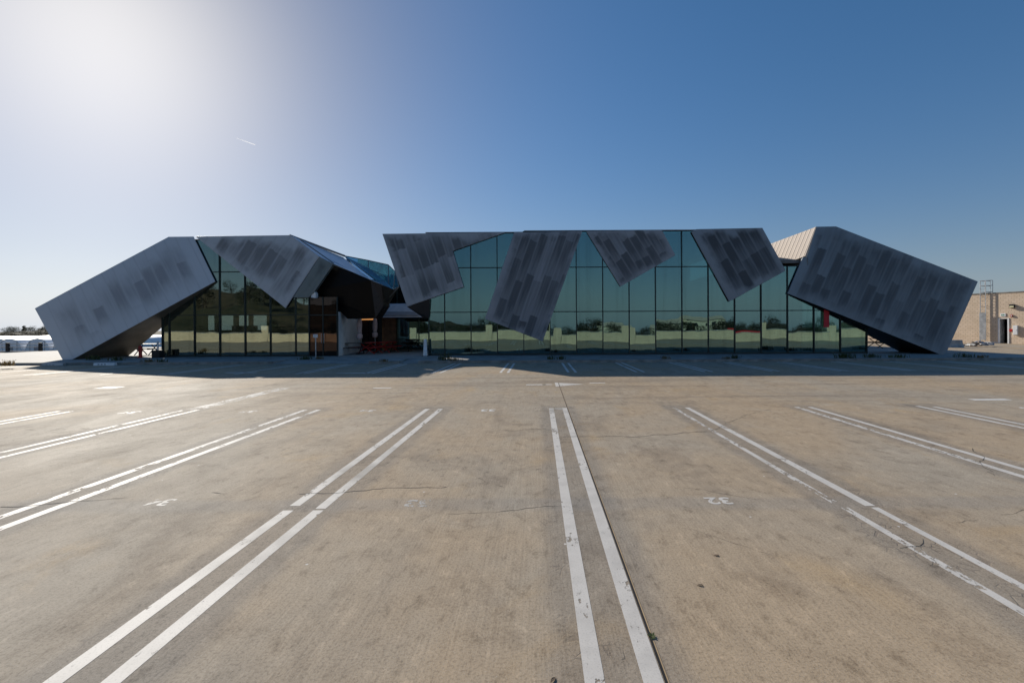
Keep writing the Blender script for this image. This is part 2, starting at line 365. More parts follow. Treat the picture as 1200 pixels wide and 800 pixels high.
M['beige_roof'] = ribbed("beige_ribbed_roof", (0.60, 0.51, 0.43))
M['soil'] = simple("dry_soil", (0.16, 0.12, 0.08), 0.9, var=0.3)
M['land'] = terrain_mat()
M['bark'] = simple("bark", (0.09, 0.065, 0.045), 0.9, var=0.3)
M['leaf_a'] = leaf_mat("leaf_dark", (0.040, 0.048, 0.026), (0.062, 0.066, 0.036))
M['leaf_b'] = leaf_mat("leaf_olive", (0.055, 0.055, 0.030), (0.085, 0.078, 0.042))
M['weed'] = leaf_mat("weed_green", (0.06, 0.085, 0.03), (0.12, 0.13, 0.05))
M['dry'] = leaf_mat("dry_weed", (0.20, 0.14, 0.06), (0.26, 0.19, 0.09))
M['joint'] = simple("joint_sealant", (0.012, 0.011, 0.010), 0.7)
M['joint_edge'] = simple("joint_steel_edge", (0.42, 0.30, 0.17), 0.7)
M['crack'] = simple("crack_dirt", (0.050, 0.045, 0.038), 0.95, var=0.3)
M['poly'] = simple("white_polythene", (0.78, 0.79, 0.80), 0.5, var=0.12, scale=0.4)
M['house'] = simple("pale_stucco", (0.60, 0.55, 0.42), 0.85)
M['tile'] = simple("roof_tile", (0.48, 0.42, 0.33), 0.8)
M['winglass'] = simple("window_glass", (0.03, 0.035, 0.04), 0.1)
M['green'] = simple("sign_green", (0.02, 0.22, 0.10), 0.6)
M['lamp'] = simple("lamp_lens", (0.75, 0.70, 0.45), 0.3)

# ------------------------------------------------------------------ world, sun, camera
SUN = Vector((-0.945, 1.0, 0.665)).normalized()
EL = math.asin(SUN.z); AZ = math.atan2(SUN.x, SUN.y)
w = bpy.data.worlds.new("World"); SC.world = w; w.use_nodes = True
nt = w.node_tree; nt.nodes.clear()
sky = nt.nodes.new("ShaderNodeTexSky"); sky.sky_type = 'NISHITA'; sky.sun_disc = False
sky.sun_elevation = EL; sky.sun_rotation = AZ; sky.altitude = 0; sky.air_density = 1.1; sky.dust_density = 0.35; sky.ozone_density = 4.0
hs = nt.nodes.new("ShaderNodeHueSaturation"); hs.inputs["Saturation"].default_value = 1.25; nt.links.new(sky.outputs[0], hs.inputs["Color"])
gm = nt.nodes.new("ShaderNodeGamma"); gm.inputs[1].default_value = 0.8; nt.links.new(hs.outputs[0], gm.inputs[0])
# aureole of the hazy air round the sun, by angle from the sun's true direction
tc = nt.nodes.new("ShaderNodeTexCoord"); dp = nt.nodes.new("ShaderNodeVectorMath"); dp.operation = 'DOT_PRODUCT'
nv = nt.nodes.new("ShaderNodeVectorMath"); nv.operation = 'NORMALIZE'; nt.links.new(tc.outputs["Generated"], nv.inputs[0])
nt.links.new(nv.outputs[0], dp.inputs[0]); dp.inputs[1].default_value = SUN
def wm(op, a, b):
    n = nt.nodes.new("ShaderNodeMath"); n.operation = op
    for i, v in enumerate((a, b)):
        if isinstance(v, bpy.types.NodeSocket): nt.links.new(v, n.inputs[i])
        else: n.inputs[i].default_value = v
    return n.outputs[0]
om = wm('SUBTRACT', dp.outputs["Value"], 1.0)
glow = wm('ADD', wm('MULTIPLY', wm('EXPONENT', wm('MULTIPLY', om, 60.0), 0), 1.7), wm('MULTIPLY', wm('EXPONENT', wm('MULTIPLY', om, 14.0), 0), 0.2))
gc = nt.nodes.new("ShaderNodeVectorMath"); gc.operation = 'SCALE'; gc.inputs[0].default_value = (1.0, 0.90, 0.60); nt.links.new(glow, gc.inputs["Scale"])
# pale marine haze low over the horizon takes the yellow out of the lowest air
bw = nt.nodes.new("ShaderNodeRGBToBW"); nt.links.new(gm.outputs[0], bw.inputs[0])
hz_ = nt.nodes.new("ShaderNodeVectorMath"); hz_.operation = 'SCALE'; hz_.inputs[0].default_value = (0.60, 0.75, 0.93); nt.links.new(bw.outputs[0], hz_.inputs["Scale"])
tn = nt.nodes.new("ShaderNodeVectorMath"); tn.operation = 'MULTIPLY'; tn.inputs[1].default_value = (1.0, 0.96, 1.05); nt.links.new(gm.outputs[0], tn.inputs[0])
sx_ = nt.nodes.new("ShaderNodeSeparateXYZ"); nt.links.new(nv.outputs[0], sx_.inputs[0])
hf = wm('MULTIPLY', wm('EXPONENT', wm('MULTIPLY', wm('MAXIMUM', sx_.outputs[2], 0.0), -9.0), 0), 0.85)
hm = nt.nodes.new("ShaderNodeMix"); hm.data_type = 'RGBA'; nt.links.new(hf, hm.inputs[0]); nt.links.new(tn.outputs[0], hm.inputs[6]); nt.links.new(hz_.outputs[0], hm.inputs[7])
ad = nt.nodes.new("ShaderNodeVectorMath"); ad.operation = 'ADD'; bw2 = nt.nodes.new("ShaderNodeRGBToBW"); nt.links.new(hm.outputs[2], bw2.inputs[0])
wf = wm('MULTIPLY', wm('EXPONENT', wm('MULTIPLY', om, 11.0), 0), 0.62)
wh_ = nt.nodes.new("ShaderNodeVectorMath"); wh_.operation = 'SCALE'; wh_.inputs[0].default_value = (1.0, 1.0, 1.03); nt.links.new(bw2.outputs[0], wh_.inputs["Scale"])
wx = nt.nodes.new("ShaderNodeMix"); wx.data_type = 'RGBA'; nt.links.new(wf, wx.inputs[0]); nt.links.new(hm.outputs[2], wx.inputs[6]); nt.links.new(wh_.outputs[0], wx.inputs[7])
nt.links.new(wx.outputs[2], ad.inputs[0]); nt.links.new(gc.outputs[0], ad.inputs[1])
bg = nt.nodes.new("ShaderNodeBackground"); bg.inputs[1].default_value = 0.102
wo = nt.nodes.new("ShaderNodeOutputWorld"); nt.links.new(ad.outputs[0], bg.inputs[0]); nt.links.new(bg.outputs[0], wo.inputs[0])
sl = bpy.data.lights.new("sun", 'SUN'); sl.energy = 4.6; sl.angle = R(0.53); sl.color = (1.0, 0.93, 0.82)
so = bpy.data.objects.new("sun", sl); C.objects.link(so); so.rotation_euler = SUN.to_track_quat('Z', 'Y').to_euler(); so.location = (-40, 40, 60)

cd = bpy.data.cameras.new("camera"); co = bpy.data.objects.new("camera", cd); C.objects.link(co)
cd.sensor_fit = 'HORIZONTAL'; cd.sensor_width = 36; cd.lens = 36 * FPX / 1200
cd.shift_x = (600 - CX) / 1200; cd.shift_y = -(400 - CY) / 1200
cd.clip_start = 0.05; cd.clip_end = 20000
a = math.atan(ROLL); ca, sa = math.cos(a), math.sin(a)
co.matrix_world = Matrix(((ca, sa, 0, 0), (0, 0, -1, 0), (-sa, ca, 0, H), (0, 0, 0, 1)))
SC.camera = co
SC.view_settings.view_transform = 'Standard'; SC.view_settings.look = 'None'; SC.view_settings.exposure = 0.25; SC.view_settings.gamma = 1
SC.cycles.max_bounces = 10; SC.cycles.transparent_max_bounces = 24; SC.cycles.glossy_bounces = 5; SC.cycles.caustics_reflective = False; SC.cycles.caustics_refractive = False
try: SC.cycles.use_denoising = True
except Exception: pass

# ------------------------------------------------------------------ ground and markings
def structure(mb, name, mat, **kw): return tag(mb.build(name, mat, **kw), kind='structure')
g = MB()                                               # deck: one slab, L-shaped (its left half ends at the railing)
XL, XM, XR, YB, YM, YT, YK = -75, -33, 64, -6.9, 38.6, 92, 60
deckpts = [(XL, YB), (XR, YB), (XR, YT), (XM, YT), (XM, YM), (XL, YM)]
g.prism([Vector((x, y, 0)) for x, y in deckpts], (0, 0, -0.6)); structure(g, "parking_deck", M['deck'])
tg = MB()                                              # low land all round, with rising ground behind the camera
def landz(x, y):
    z = -4.3
    d = math.hypot((x + 165) / 95, (y + 185) / 62); z += 18 * math.exp(-d * d * 0.9)
    d = math.hypot((x + 330) / 160, (y + 230) / 90); z += 20 * math.exp(-d * d)
    z += 2.2 * max(0, min(1, (-y - 60) / 60)) * (1 + 0.2 * math.sin(x * 0.05))
    if z > 0: z += 1.4 * math.sin(x * 0.11 + y * 0.07) + 0.9 * math.sin(x * 0.23 - y * 0.17)
    return z
xs = [-2500, -1200, -700] + [-480 + 14 * i for i in range(62)] + [500, 800, 1400, 2500]
ys = [-2500, -1200, -600] + [-360 + 14 * i for i in range(26)] + [30, 80, 140, 220, 320, 460, 700, 1200, 2500]
for y in ys:
    for x in xs: tg.v.append((x, y, landz(x, y)))
nx = len(xs)
for j in range(len(ys) - 1):
    for i in range(nx - 1): k = j * nx + i; tg.f.append((k, k + 1, k + nx + 1, k + nx))
structure(tg, "ground", M['land'], smooth=True)

def stripe(x0, x1, y0, y1, mat, z=0.0015, name="parking_line"):
    m = MB(); n = max(1, int(abs(y1 - y0) / 1.5))
    m.poly([(x0, y0, z), (x1, y0, z), (x1, y1, z), (x0, y1, z)])
    return structure(m, name, mat, fix=False)
LW = 0.052
for k in range(-9, 11):
    xc = PX0 + PITCH * k
    lm = M['paint_worn'] if k in (1, -2, -3, 4, 2) else M['paint']; rm_ = M['paint_worn'] if k in (-2, -4, 5) else M['paint']
    for sgn, mm in ((-1, lm), (1, rm_)):
        xx = xc + sgn * 0.149 - (0.03 if (k == -1) else 0)
        hw = LW * (0.72 if (k == 1 and sgn < 0) else 1.0)
        if k in (-1, 1):
            stripe(xx - hw, xx + hw, 4.74 if sgn < 0 else 4.66, PY1, mm); stripe(xx - LW + (0.03 if k == 1 else 0.0), xx + LW, -1.0, 4.62, M['paint'] if k == -1 else mm)
        else: stripe(xx - hw, xx + hw, -1.0, PY1 + random.uniform(-0.05, 0.05), mm)
    if k == 0: stripe(xc - 0.095, xc + 0.095, PY1 - 0.13, PY1, M['paint_faint'])
for k in range(-15, 13):                              # far row against the kerb
    xc = 1.35 + PITCH * k
    for sgn in (-1, 1):
        if k < -4 and sgn < 0 and k % 2: continue
        stripe(xc + sgn * 0.15 - LW, xc + sgn * 0.15 + LW, 18.7 + random.uniform(-.1, .1), 23.75, M['paint_far'])
for (px, py, ln, wd) in ((283, 436.5, 1.3, 0.22), (414, 437, 1.35, 0.24), (628, 450.6, 0.62, 0.16), (641, 450.4, 0.3, 0.12), (128, 454, 0.6, 0.5), (448, 454.5, 0.55, 0.14), (700, 448.5, .5, .12), (1160, 468, .9, .2)):
    q = G(px, py); stripe(q.x - ln / 2, q.x + ln / 2, q.y - wd / 2, q.y + wd / 2, M['paint_far'], name="paint_dash")
stripe(PX0 - 3 * PITCH - .16, PX0 - 3 * PITCH + .20, PY1 + .02, 14.2, M['paint_faint'], name="worn_paint_smear")
q = G(655, 450.2); m = MB(); m.poly([(q.x - 0.12, q.y - 0.55, .0016), (q.x + 0.78, q.y, .0016), (q.x - 0.12, q.y + 0.5, .0016)])
structure(m, "painted_arrow", M['paint'], fix=False)
# bay numbers, stencilled to be read from the building side
def text_mesh(s, size, name, mat, M4, depth=0.0):
    cu = bpy.data.curves.new(name, 'FONT'); cu.body = s; cu.size = size; cu.align_x = 'CENTER'; cu.align_y = 'CENTER'; cu.extrude = depth; cu.offset = 0.006 * size / 0.25
    tmp = bpy.data.objects.new(name, cu); C.objects.link(tmp); bpy.context.view_layer.update()
    dg = bpy.context.evaluated_depsgraph_get(); me = bpy.data.meshes.new_from_object(tmp.evaluated_get(dg)); bpy.data.objects.remove(tmp); bpy.data.curves.remove(cu)
    me.transform(M4); me.name = name; me.materials.clear(); me.materials.append(mat)
    o = bpy.data.objects.new(name, me); C.objects.link(o); return o
for (s, px, py, mt, sz) in (("32", 842, 586, 'paint_num', .27), ("33", 489, 589, 'paint_faint', .27), ("34", 188, 588, 'paint_faint', .27), ("33", 572, 480.5, 'paint_far', .34), ("34", 431, 481, 'paint_worn', .34), ("35", 291, 482, 'paint_worn', .34), ("36", 152, 483, 'paint_far', .4), ("30", 1206, 478, 'paint_far', .34)):
    q = G(px, py)
    tag(text_mesh(s, sz, "bay_number", M[mt], Matrix.Translation((q.x, q.y, 0.0017)) @ Matrix.Rotation(math.pi, 4, 'Z') @ Matrix.Diagonal((1.0, 0.95, 1, 1))), kind='structure')
# expansion joint
m = MB(); jx = 0.632
m.poly([(jx, -1.5, .0022), (jx + .015, -1.5, .0022), (jx + .015, 15.2, .0022), (jx, 15.2, .0022)]); structure(m, "expansion_joint", M['joint'], fix=False)
m = MB(); m.poly([(jx + .0155, -1.5, .0024), (jx + .023, -1.5, .0024), (jx + .023, 15.2, .0024), (jx + .0155, 15.2, .0024)]); structure(m, "joint_edging", M['joint_edge'], fix=False)
# long cracks
def crack(pts, wd=0.012, gaps=0.2):
    m = MB(); pw = []
    for a, b in zip(pts, pts[1:]):
        a, b = Vector(a), Vector(b); n = max(2, int((b - a).length / 0.07))
        for i in range(n): pw.append(a.lerp(b, i / n))
    d = (Vector(pts[-1]) - Vector(pts[0])).normalized(); nrm = Vector((-d.y, d.x, 0)); off = 0; on = True; last = None
    for i, q in enumerate(pw):
        off = off * 0.92 + random.gauss(0, 0.018)
        if random.random() < 0.10: on = random.random() > gaps
        c = q + nrm * off; h = wd * random.uniform(0.3, 1.1) * 0.5 if on else 0
        cur = (c - nrm * h, c + nrm * h)
        if last is not None and (h > 0 or last[2] > 0): m.poly([last[0], cur[0], cur[1], last[1]])
        last = (*cur, h)
    return structure(m, "ground_crack", M['crack'], fix=False)
def GP(px, py): q = G(px, py); return (q.x, q.y, 0.0019)
for pts, wd, gp in (([GP(352, 578), GP(395, 578), GP(455, 571), GP(530, 573)], .017, .35), ([GP(660, 512), GP(740, 512), GP(832, 505)], .02, .2), ([GP(832, 505), GP(850, 494), GP(905, 480)], .010, .5),
                    ([GP(800, 572), GP(850, 579), GP(900, 586)], .007, .4), ([GP(925, 590), GP(955, 593), GP(1010, 590)], .007, .4), ([GP(1115, 611), GP(1165, 602), GP(1215, 592)], .005, .4), ([GP(1140, 525), GP(1147, 540), GP(1160, 558)], .010, .25),
                    ([GP(640, 502), GP(560, 505), GP(470, 507), GP(330, 510)], .012, .55), ([GP(0, 594), GP(60, 591), GP(160, 582), GP(300, 577)], .015, .55), ([GP(560, 560), GP(620, 580), GP(690, 583)], .006, .3),
                    ([GP(30, 503), GP(70, 502), GP(110, 502)], .02, .3), ([GP(450, 605), GP(640, 597), GP(680, 598)], .007, .5), ([GP(800, 620), GP(860, 640), GP(940, 660)], .003, .6), ([GP(1050, 640), GP(1075, 638), GP(1095, 632)], .006, .3)):
    crack(pts, wd, gp)

# ------------------------------------------------------------------ pavement with kerb and two ramps
KY = 23.95
def kseg(x0, x1, ramp):
    m = MB(); k = MB()
    if ramp:
        m.prism([Vector((x0, KY + .16, .012)), Vector((x1, KY + .16, .012)), Vector((x1, KY + 1.9, KZ)), Vector((x0, KY + 1.9, KZ))], (0, 0, -.3))
        m.box(x0, x1, KY + 1.9, F + 16, -.2, KZ); k.box(x0, x1, KY, KY + .157, -.2, .012)
    else:
        m.box(x0, x1, KY + .16, F + 16, -.2, KZ); k.box(x0, x1, KY, KY + .157, -.2, KZ + .003)
    structure(m, "pavement", M['walk']); structure(k, "kerb", M['kerb'])
ex = [-50] + [(p - CX) / FPX * KY for p in (318, 432, 468, 490)] + [60]
# pavement runs only behind the slabs; left of the building a kerb alone
kseg(-40.0, ex[1], False); kseg(ex[1], ex[2], True); kseg(ex[2], ex[3], False); kseg(ex[3], ex[4], True); kseg(ex[4], 27.5, False)
k = MB(); k.box(-66, -40.003, KY, KY + .157, -.2, KZ + .003); structure(k, "kerb", M['kerb'])

# ------------------------------------------------------------------ the two buildings
hall = thing("exhibition_hall", "long low green glass hall hung with slanted dark zinc plates", "building", (0, F, KZ))
pav = thing("glass_pavilion", "smaller angular glass pavilion with a tilted grey zinc slab and black faceted porch", "building", (-18, F, KZ))

def slab(name, px, Y, b=0.0, c=0.0, th=0.3, kw_th=None, under=None, parent=None, seam=((0, 0), (0, 1)), label=None, **kw):
    pts = [P(x, y, Y, b, c) for x, y in px]
    o0 = pts[0]; uax = Vector((1, b, 0)).normalized()
    nrm = Vector((b, -1, c)).normalized(); vax = uax.cross(nrm) * -1
    if vax.z < 0: vax = -vax
    uvf = lambda q: ((q - o0).dot(uax), (q - o0).dot(vax))
    uv = [Vector(uvf(p)) for p in pts]; cen = sum(uv, Vector((0, 0))) / len(uv); edges = []
    for A, B in zip(uv, uv[1:] + uv[:1]):
        d = (B - A).normalized(); n = Vector((-d.y, d.x))
        if n.dot(cen - A) < 0: n = -n
        edges.append((n.x, n.y, -n.dot(A)))
    sa_, sb_ = Vector(uvf(P(*seam[0], Y, b, c))), Vector(uvf(P(*seam[1], Y, b, c)))
    ang = math.atan2((sb_ - sa_).y, (sb_ - sa_).x)
    if kw.pop('noedge', None): edges = [edges[i] for i in kw.pop('use')]
    mat = zinc(name + "_zinc", edges, ang, **kw)
    ths = kw_th if kw_th else [th] * len(pts); n_ = len(pts); m = MB()
    m.v = [tuple(p) for p in pts] + [tuple(p + Vector((0, ths[i], 0))) for i, p in enumerate(pts)]
    m.f = [tuple(range(n_)), tuple(n_ + i for i in reversed(range(n_)))] + [(i, n_ + i, n_ + (i + 1) % n_, (i + 1) % n_) for i in range(n_)]
    o = m.build("metal_panel", mat, parent, uvf=uvf, bevel=0.012 if under is None else 0)
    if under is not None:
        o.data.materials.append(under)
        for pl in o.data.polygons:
            if pl.normal.z < -.2: pl.material_index = 1  # downward faces recoloured: bounced light left, shade right, put into the colour
    if label: o["label"] = label
    return o
# left tilted slab: it stands on the pavement and leans up over the glass
def plane3(p, q, r):
    n = (q - p).cross(r - p); return p.y + (n.x * p.x + n.z * p.z) / n.y, -n.x / n.y, -n.z / n.y
aL, bL, cL = plane3(P(226, 277, 28.41), P(252, 330, 28.41), P(74, 422, 26.5))
slab("slab_left", [(40.8, 361.3), (197.5, 277.5), (226.3, 277.2), (252, 330), (82.5, 422.3), (74, 422.6)], aL, bL, cL, kw_th=[3.7, .5, .05, .05, 3.7, 3.7], under=M['under'], parent=pav, seam=((252, 330), (226, 277)), amt=.75, seed=1.0,
     lite=(0.50, 0.52, 0.55), dark=(0.215, 0.23, 0.255), rim=(.2, 1.8), w=0.62, L=3.0, label="long grey zinc slab tilted down to the ground")
slab("plate_two", [(228.6, 277), (340.4, 275.5), (374, 300.7), (334.6, 361)], 28.4, th=0.06, parent=pav, seam=((335, 361), (374, 300)), amt=.85, seed=2.0,
     lite=(0.44, 0.465, 0.50), dark=(0.15, 0.158, 0.17), rim=(.1, .8), w=0.7, L=2.2)
slab("plate_a", [(448, 274), (593, 272.2), (530.6, 294.2), (543.5, 336.2), (477, 359.2)], 28.4, th=0.06, parent=hall, seam=((448, 274), (477, 359)), amt=.88, seed=3.0,
     lite=(0.31, 0.325, 0.355), dark=(0.085, 0.095, 0.104), rim=(0.0, .55), w=0.55, L=1.7, noedge=True, use=[3, 4, 0])
slab("plate_b", [(602.5, 272.4), (682.5, 270.8), (636, 399.8), (568.2, 373.5)], 28.38, th=0.07, parent=hall, seam=((636, 400), (682, 271)), amt=.88, seed=4.0,
     lite=(0.26, 0.278, 0.312), dark=(0.062, 0.071, 0.083), rim=(-.25, .4), w=0.52, L=2.6)
slab("plate_c", [(686.9, 271), (775, 269.5), (777.5, 272.6), (791.6, 298.9), (726.9, 335.8)], 28.42, th=0.05, parent=hall, seam=((727, 336), (687, 271)), amt=.88, seed=5.0,
     lite=(0.26, 0.27, 0.295), dark=(0.064, 0.070, 0.081), rim=(-.05, .5), w=0.5, L=1.5)
slab("plate_d", [(810, 271.7), (816.3, 268.5), (893.5, 267), (920.9, 317), (854.6, 353.5)], 28.41, th=0.06, parent=hall, seam=((921, 317), (893, 267)), seed=6.0,
     lite=(0.20, 0.225, 0.258), dark=(0.050, 0.059, 0.071), rim=(0.0, .6), w=0.6, L=2.0)
aR, bR, cR = plane3(P(956, 265.9, 28.38), P(923, 344, 28.38), P(1105, 415, 27.3))
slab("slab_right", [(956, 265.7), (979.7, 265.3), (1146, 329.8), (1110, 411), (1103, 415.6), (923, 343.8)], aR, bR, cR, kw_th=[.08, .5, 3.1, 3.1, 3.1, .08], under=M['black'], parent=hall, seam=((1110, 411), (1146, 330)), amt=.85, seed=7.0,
     lite=(0.175, 0.21, 0.245), dark=(0.052, 0.064, 0.077), rim=(-.2, 0.9), w=0.58, L=2.3, label="broad dark zinc slab tilted down to the ground")
# black wedge under the first plate
m = MB(); A = [P(477, 359.4, 28.2), P(503.3, 350.6, 28.27), P(503.3, 372.2, 28.45), P(495.3, 372, 28.45)]
B = [P(477, 359.4, 28.27) + Vector((.15, .7, 0)), P(503.3, 350.6, 28.27) + Vector((0, .7, .05)), P(503.3, 372.2, 28.45) + Vector((0, .6, 0)), P(495.3, 372, 28.45) + Vector((0, .6, 0))]
m.poly(A); m.poly(B)
for i in range(4): j = (i + 1) % 4; m.poly([A[i], A[j], B[j], B[i]])
m.build("soffit_wedge", M['black'], hall)

# curtain walls ---------------------------------------------------
def curtain(parent, xs, zs_of, Y, gm, top=None, frame_name="curtain_wall", jit=0.0032):
    fr = MB(); panes = []
    for i in range(len(xs) - 1):
        zs = zs_of(i)
        for z0, z1 in zip(zs, zs[1:]):
            panes.append((xs[i] + .024, xs[i + 1] - .024, z0 + .024, z1 - .024))
            fr.box(xs[i] + .026, xs[i + 1] - .026, Y - .012, Y + .10, z1 - .025, z1 + .025)
        fr.box(xs[i] + .026, xs[i + 1] - .026, Y - .012, Y + .10, zs[0] - .045, zs[0] + .06)
    for i, x in enumerate(xs):
        zt = max(zs_of(min(i, len(xs) - 2))[-1], zs_of(max(i - 1, 0))[-1])
        fr.box(x - .024, x + .024, Y - .045, Y + .14, KZ, zt + .025)
    f = fr.build(frame_name, M['mullion'], parent)
    for (x0, x1, z0, z1) in panes:
        rx, rz = random.gauss(0, jit), random.gauss(0, jit * 1.4)
        cx_, cz_ = (x0 + x1) / 2, (z0 + z1) / 2
        Mx = Matrix.Translation((cx_, Y + .04, cz_)) @ Matrix.Rotation(rx, 4, 'X') @ Matrix.Rotation(rz, 4, 'Z')
        p = MB(); p.box(-(x1 - x0) / 2, (x1 - x0) / 2, -.006, .006, -(z1 - z0) / 2, (z1 - z0) / 2, Mx)
        p.build("glass_pane", gm, f)
    return f
ZT = 7.72
xs = [-6.72] + [-5.75 + 1.617 * i for i in range(17)]
nr = len(xs) - 1
def hz(i):
    ZT = 7.62 if xs[i + 1] < -0.5 else 7.69
    if xs[i + 1] <= 13.7: return [KZ + .05, 2.78, 5.5, ZT]
    return [KZ + .05, 2.78, 5.5, 5.95] if xs[i + 1] < 15.1 else [KZ + .05, 2.78, 5.5]
curtain(hall, xs, hz, F, M['glass'])
xl = [-23.05] + [-19.53 + 1.55 * k for k in range(-2, 4)] + [-14.05]
curtain(pav, xl, lambda i: [KZ + .05, 2.68, 5.32, 7.3] if 2 <= i <= 3 else ([KZ + .05, 2.68, 5.32] if i < 5 else [KZ + .05, 2.68, 3.72]), F, M['glass_left'])
# hall body: roof, coping, back wall with openings, floor, interior
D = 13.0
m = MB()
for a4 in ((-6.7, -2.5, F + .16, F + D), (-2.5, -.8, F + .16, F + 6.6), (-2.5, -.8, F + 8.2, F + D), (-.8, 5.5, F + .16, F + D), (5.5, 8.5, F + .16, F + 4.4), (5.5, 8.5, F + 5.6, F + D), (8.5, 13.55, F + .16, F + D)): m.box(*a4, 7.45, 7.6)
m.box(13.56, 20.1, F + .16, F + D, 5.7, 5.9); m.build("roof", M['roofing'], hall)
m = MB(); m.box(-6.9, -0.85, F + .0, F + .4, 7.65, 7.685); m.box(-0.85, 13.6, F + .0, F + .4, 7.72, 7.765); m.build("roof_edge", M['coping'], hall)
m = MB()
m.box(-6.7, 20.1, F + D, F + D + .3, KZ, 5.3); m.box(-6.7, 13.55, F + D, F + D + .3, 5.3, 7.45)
m.box(13.55, 20.1, F + D, F + D + .3, 5.3, 5.7); m.box(-6.7, -6.5, F + .3, F + D, KZ, 7.45); m.box(19.95, 20.12, F + 7, F + D + 14, KZ, 7.0)  # last side wall lengthened and raised to shade the ground beyond it
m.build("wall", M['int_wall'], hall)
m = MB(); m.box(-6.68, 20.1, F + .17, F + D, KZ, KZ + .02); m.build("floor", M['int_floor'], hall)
for x in (-3.2, 3.3, 9.8, 16.0): m = MB(); m.tube((x, F + 3.2, KZ), (x, F + 3.2, 7.4 if x < 13 else 5.6), .2, n=12); m.build("column", M['int_dark'], hall)
for (x0, z0, x1, z1, dy, th) in ((2.6, 5.5, 4.1, 3.2, 3.0, .45), (8.0, 5.2, 11.2, 6.3, 2.2, .5), (12.2, 3.4, 14.6, 3.9, 2.0, .12), (12.8, 3.1, 14.2, 3.5, 2.2, .1)):
    Aq, Bq = Vector((x0, F + dy, z0)), Vector((x1, F + dy, z1)); u = (Bq - Aq).normalized(); nn = Vector((-u.z, 0, u.x)) * th
    m = MB(); m.prism([Aq, Bq, Bq + nn * .3, Aq + nn], (0, .5, 0)); m.build("interior_beam", M['white_wall'], hall)
# beige ribbed roof between hall and right slab, fascia under it
C0 = P(943.4, 296.0, aR, bR, cR); ed_ = (P(956, 265.9, aR, bR, cR) - P(923, 343.8, aR, bR, cR)).normalized()
nrm = ed_.cross(Vector((-0.55, 1.0, -0.1))).normalized()
if nrm.z < 0: nrm = -nrm
def onpl(px, py):
    d = ray(px, py); t = nrm.dot(C0 - CAM) / nrm.dot(d); return CAM + d * t
rp = [onpl(903, 285.8), onpl(956.5, 265.9), onpl(943.5, 300.2), onpl(916, 310.3)]
ua = (onpl(941.6, 300.4) - onpl(955.7, 266)).normalized(); ub = nrm.cross(ua)
m = MB(); m.prism([q + nrm * .012 for q in rp], -nrm * 0.16); m.build("pitched_roof", M['beige_roof'], hall, uvf=lambda q: ((q - C0).dot(ub), (q - C0).dot(ua)))
m = MB(); a0, a1 = onpl(916, 310.4) - nrm * .17, onpl(945, 300.2) - nrm * .17
m.prism([a0, a1, a1 - Vector((0, 0, .45)), a0 - Vector((0, 0, .45))], (0, .25, 0)); m.build("fascia", M['coping'], hall)

# pavilion: folded side plate, black porch, roof strip, glass rail, body
slab("fold", [(374.2, 301), (390.5, 309.2), (368.5, 341.5), (361.6, 348.6), (343.2, 348.6)], 28.2 + .06 * 14.5, .06, th=.25, parent=pav, seam=((374, 301), (344, 348)), seed=8.0,
     lite=(0.162, 0.189, 0.189), dark=(0.063, 0.079, 0.079), rim=(0.1, 0.6), w=0.7, L=2.5)
def solid(name, pxs, mat, back=(0, 1.5, 0), parent=None):
    m = MB(); pts = [P(*q) for q in pxs]
    m.prism(pts, back); return m.build(name, mat, parent)
t = NT("black_gloss_cladding"); p = t.pos(); n = t.noise(p, 0.8, 4)
wv = t.noise(t.mapv(p, (1.2, 1.2, .3)), 1.0, 3)
c = t.mix(t.step(n, .4, .7), (0.005, 0.0045, 0.0045), (0.009, 0.007, 0.0065))
M['porch'] = t.done(t.bsdf(c, t.math('ADD', .2, t.math('MULTIPLY', wv, .25)), 0, .12))
M['porch_b'] = simple("brown_black_cladding", (0.022, 0.015, 0.015), 0.3, spec=.25)
solid("porch_facet", [(390.5, 309.2, 28.9), (434.5, 328.4, 28.6), (440, 372.4, 28.8), (407, 373.4, 29.1), (386.4, 351.8, 29.1), (368.5, 349, 29.1), (368.5, 341.5, 29.0)], M['porch'], (0, 1.3, 0), pav)
solid("porch_facet", [(434.5, 328.4, 28.59), (446.8, 333.4, 28.95), (449.6, 358, 29.1), (440, 372.4, 28.79)], M['porch_b'], (0, 1.2, 0), pav)
solid("porch_facet", [(446.8, 333.4, 28.96), (460.8, 338.9, 29.6), (451.7, 354.8, 29.5), (449.6, 358, 29.11)], M['black'], (0, .8, 0), pav)
solid("roof_strip", [(342, 276.3, 29.6), (402, 301.4, 31.6), (409.5, 309.8, 30.9), (426, 321.4, 29.6), (436, 328.6, 28.75), (390.5, 309.0, 28.75), (374, 300.4, 28.5)], simple("pale_roof_sheet", (0.52, 0.54, 0.57), 0.35, 0.4, var=0.1), (0, .15, -.12), pav)
m = MB(); m.tube(P(339, 275.6, 29.6), P(404, 300.0, 31.7), .07); m.tube(P(352, 281, 28.7), P(391, 308.4, 28.7), .035); m.build("roof_edge", M['coping'], pav)
t = NT("teal_roof_glass"); M['teal'] = glass("teal_roof_glass_sheet", (.45, .62, .66), (.55, .72, .78), .30, dirt=.08)
rg = solid("roof_glazing", [(404, 300.4, 31.7), (432, 314, 30.6), (452, 330, 29.7), (461, 339, 29.65), (436, 328.4, 28.8), (410, 310, 30.9)], M['teal'], (0, .04, .0), pav)
gr = MB(); posts = MB()
top = [(404, 299.8, 31.8), (431.5, 305, 31.4), (455, 310.2, 31.0), (463, 318, 30.6), (467.5, 336, 29.9)]
bot = [(404, 300.8, 31.8), (431.5, 321, 30.6), (455, 333, 30.0), (461, 337.5, 29.8), (461.5, 339, 29.8)]
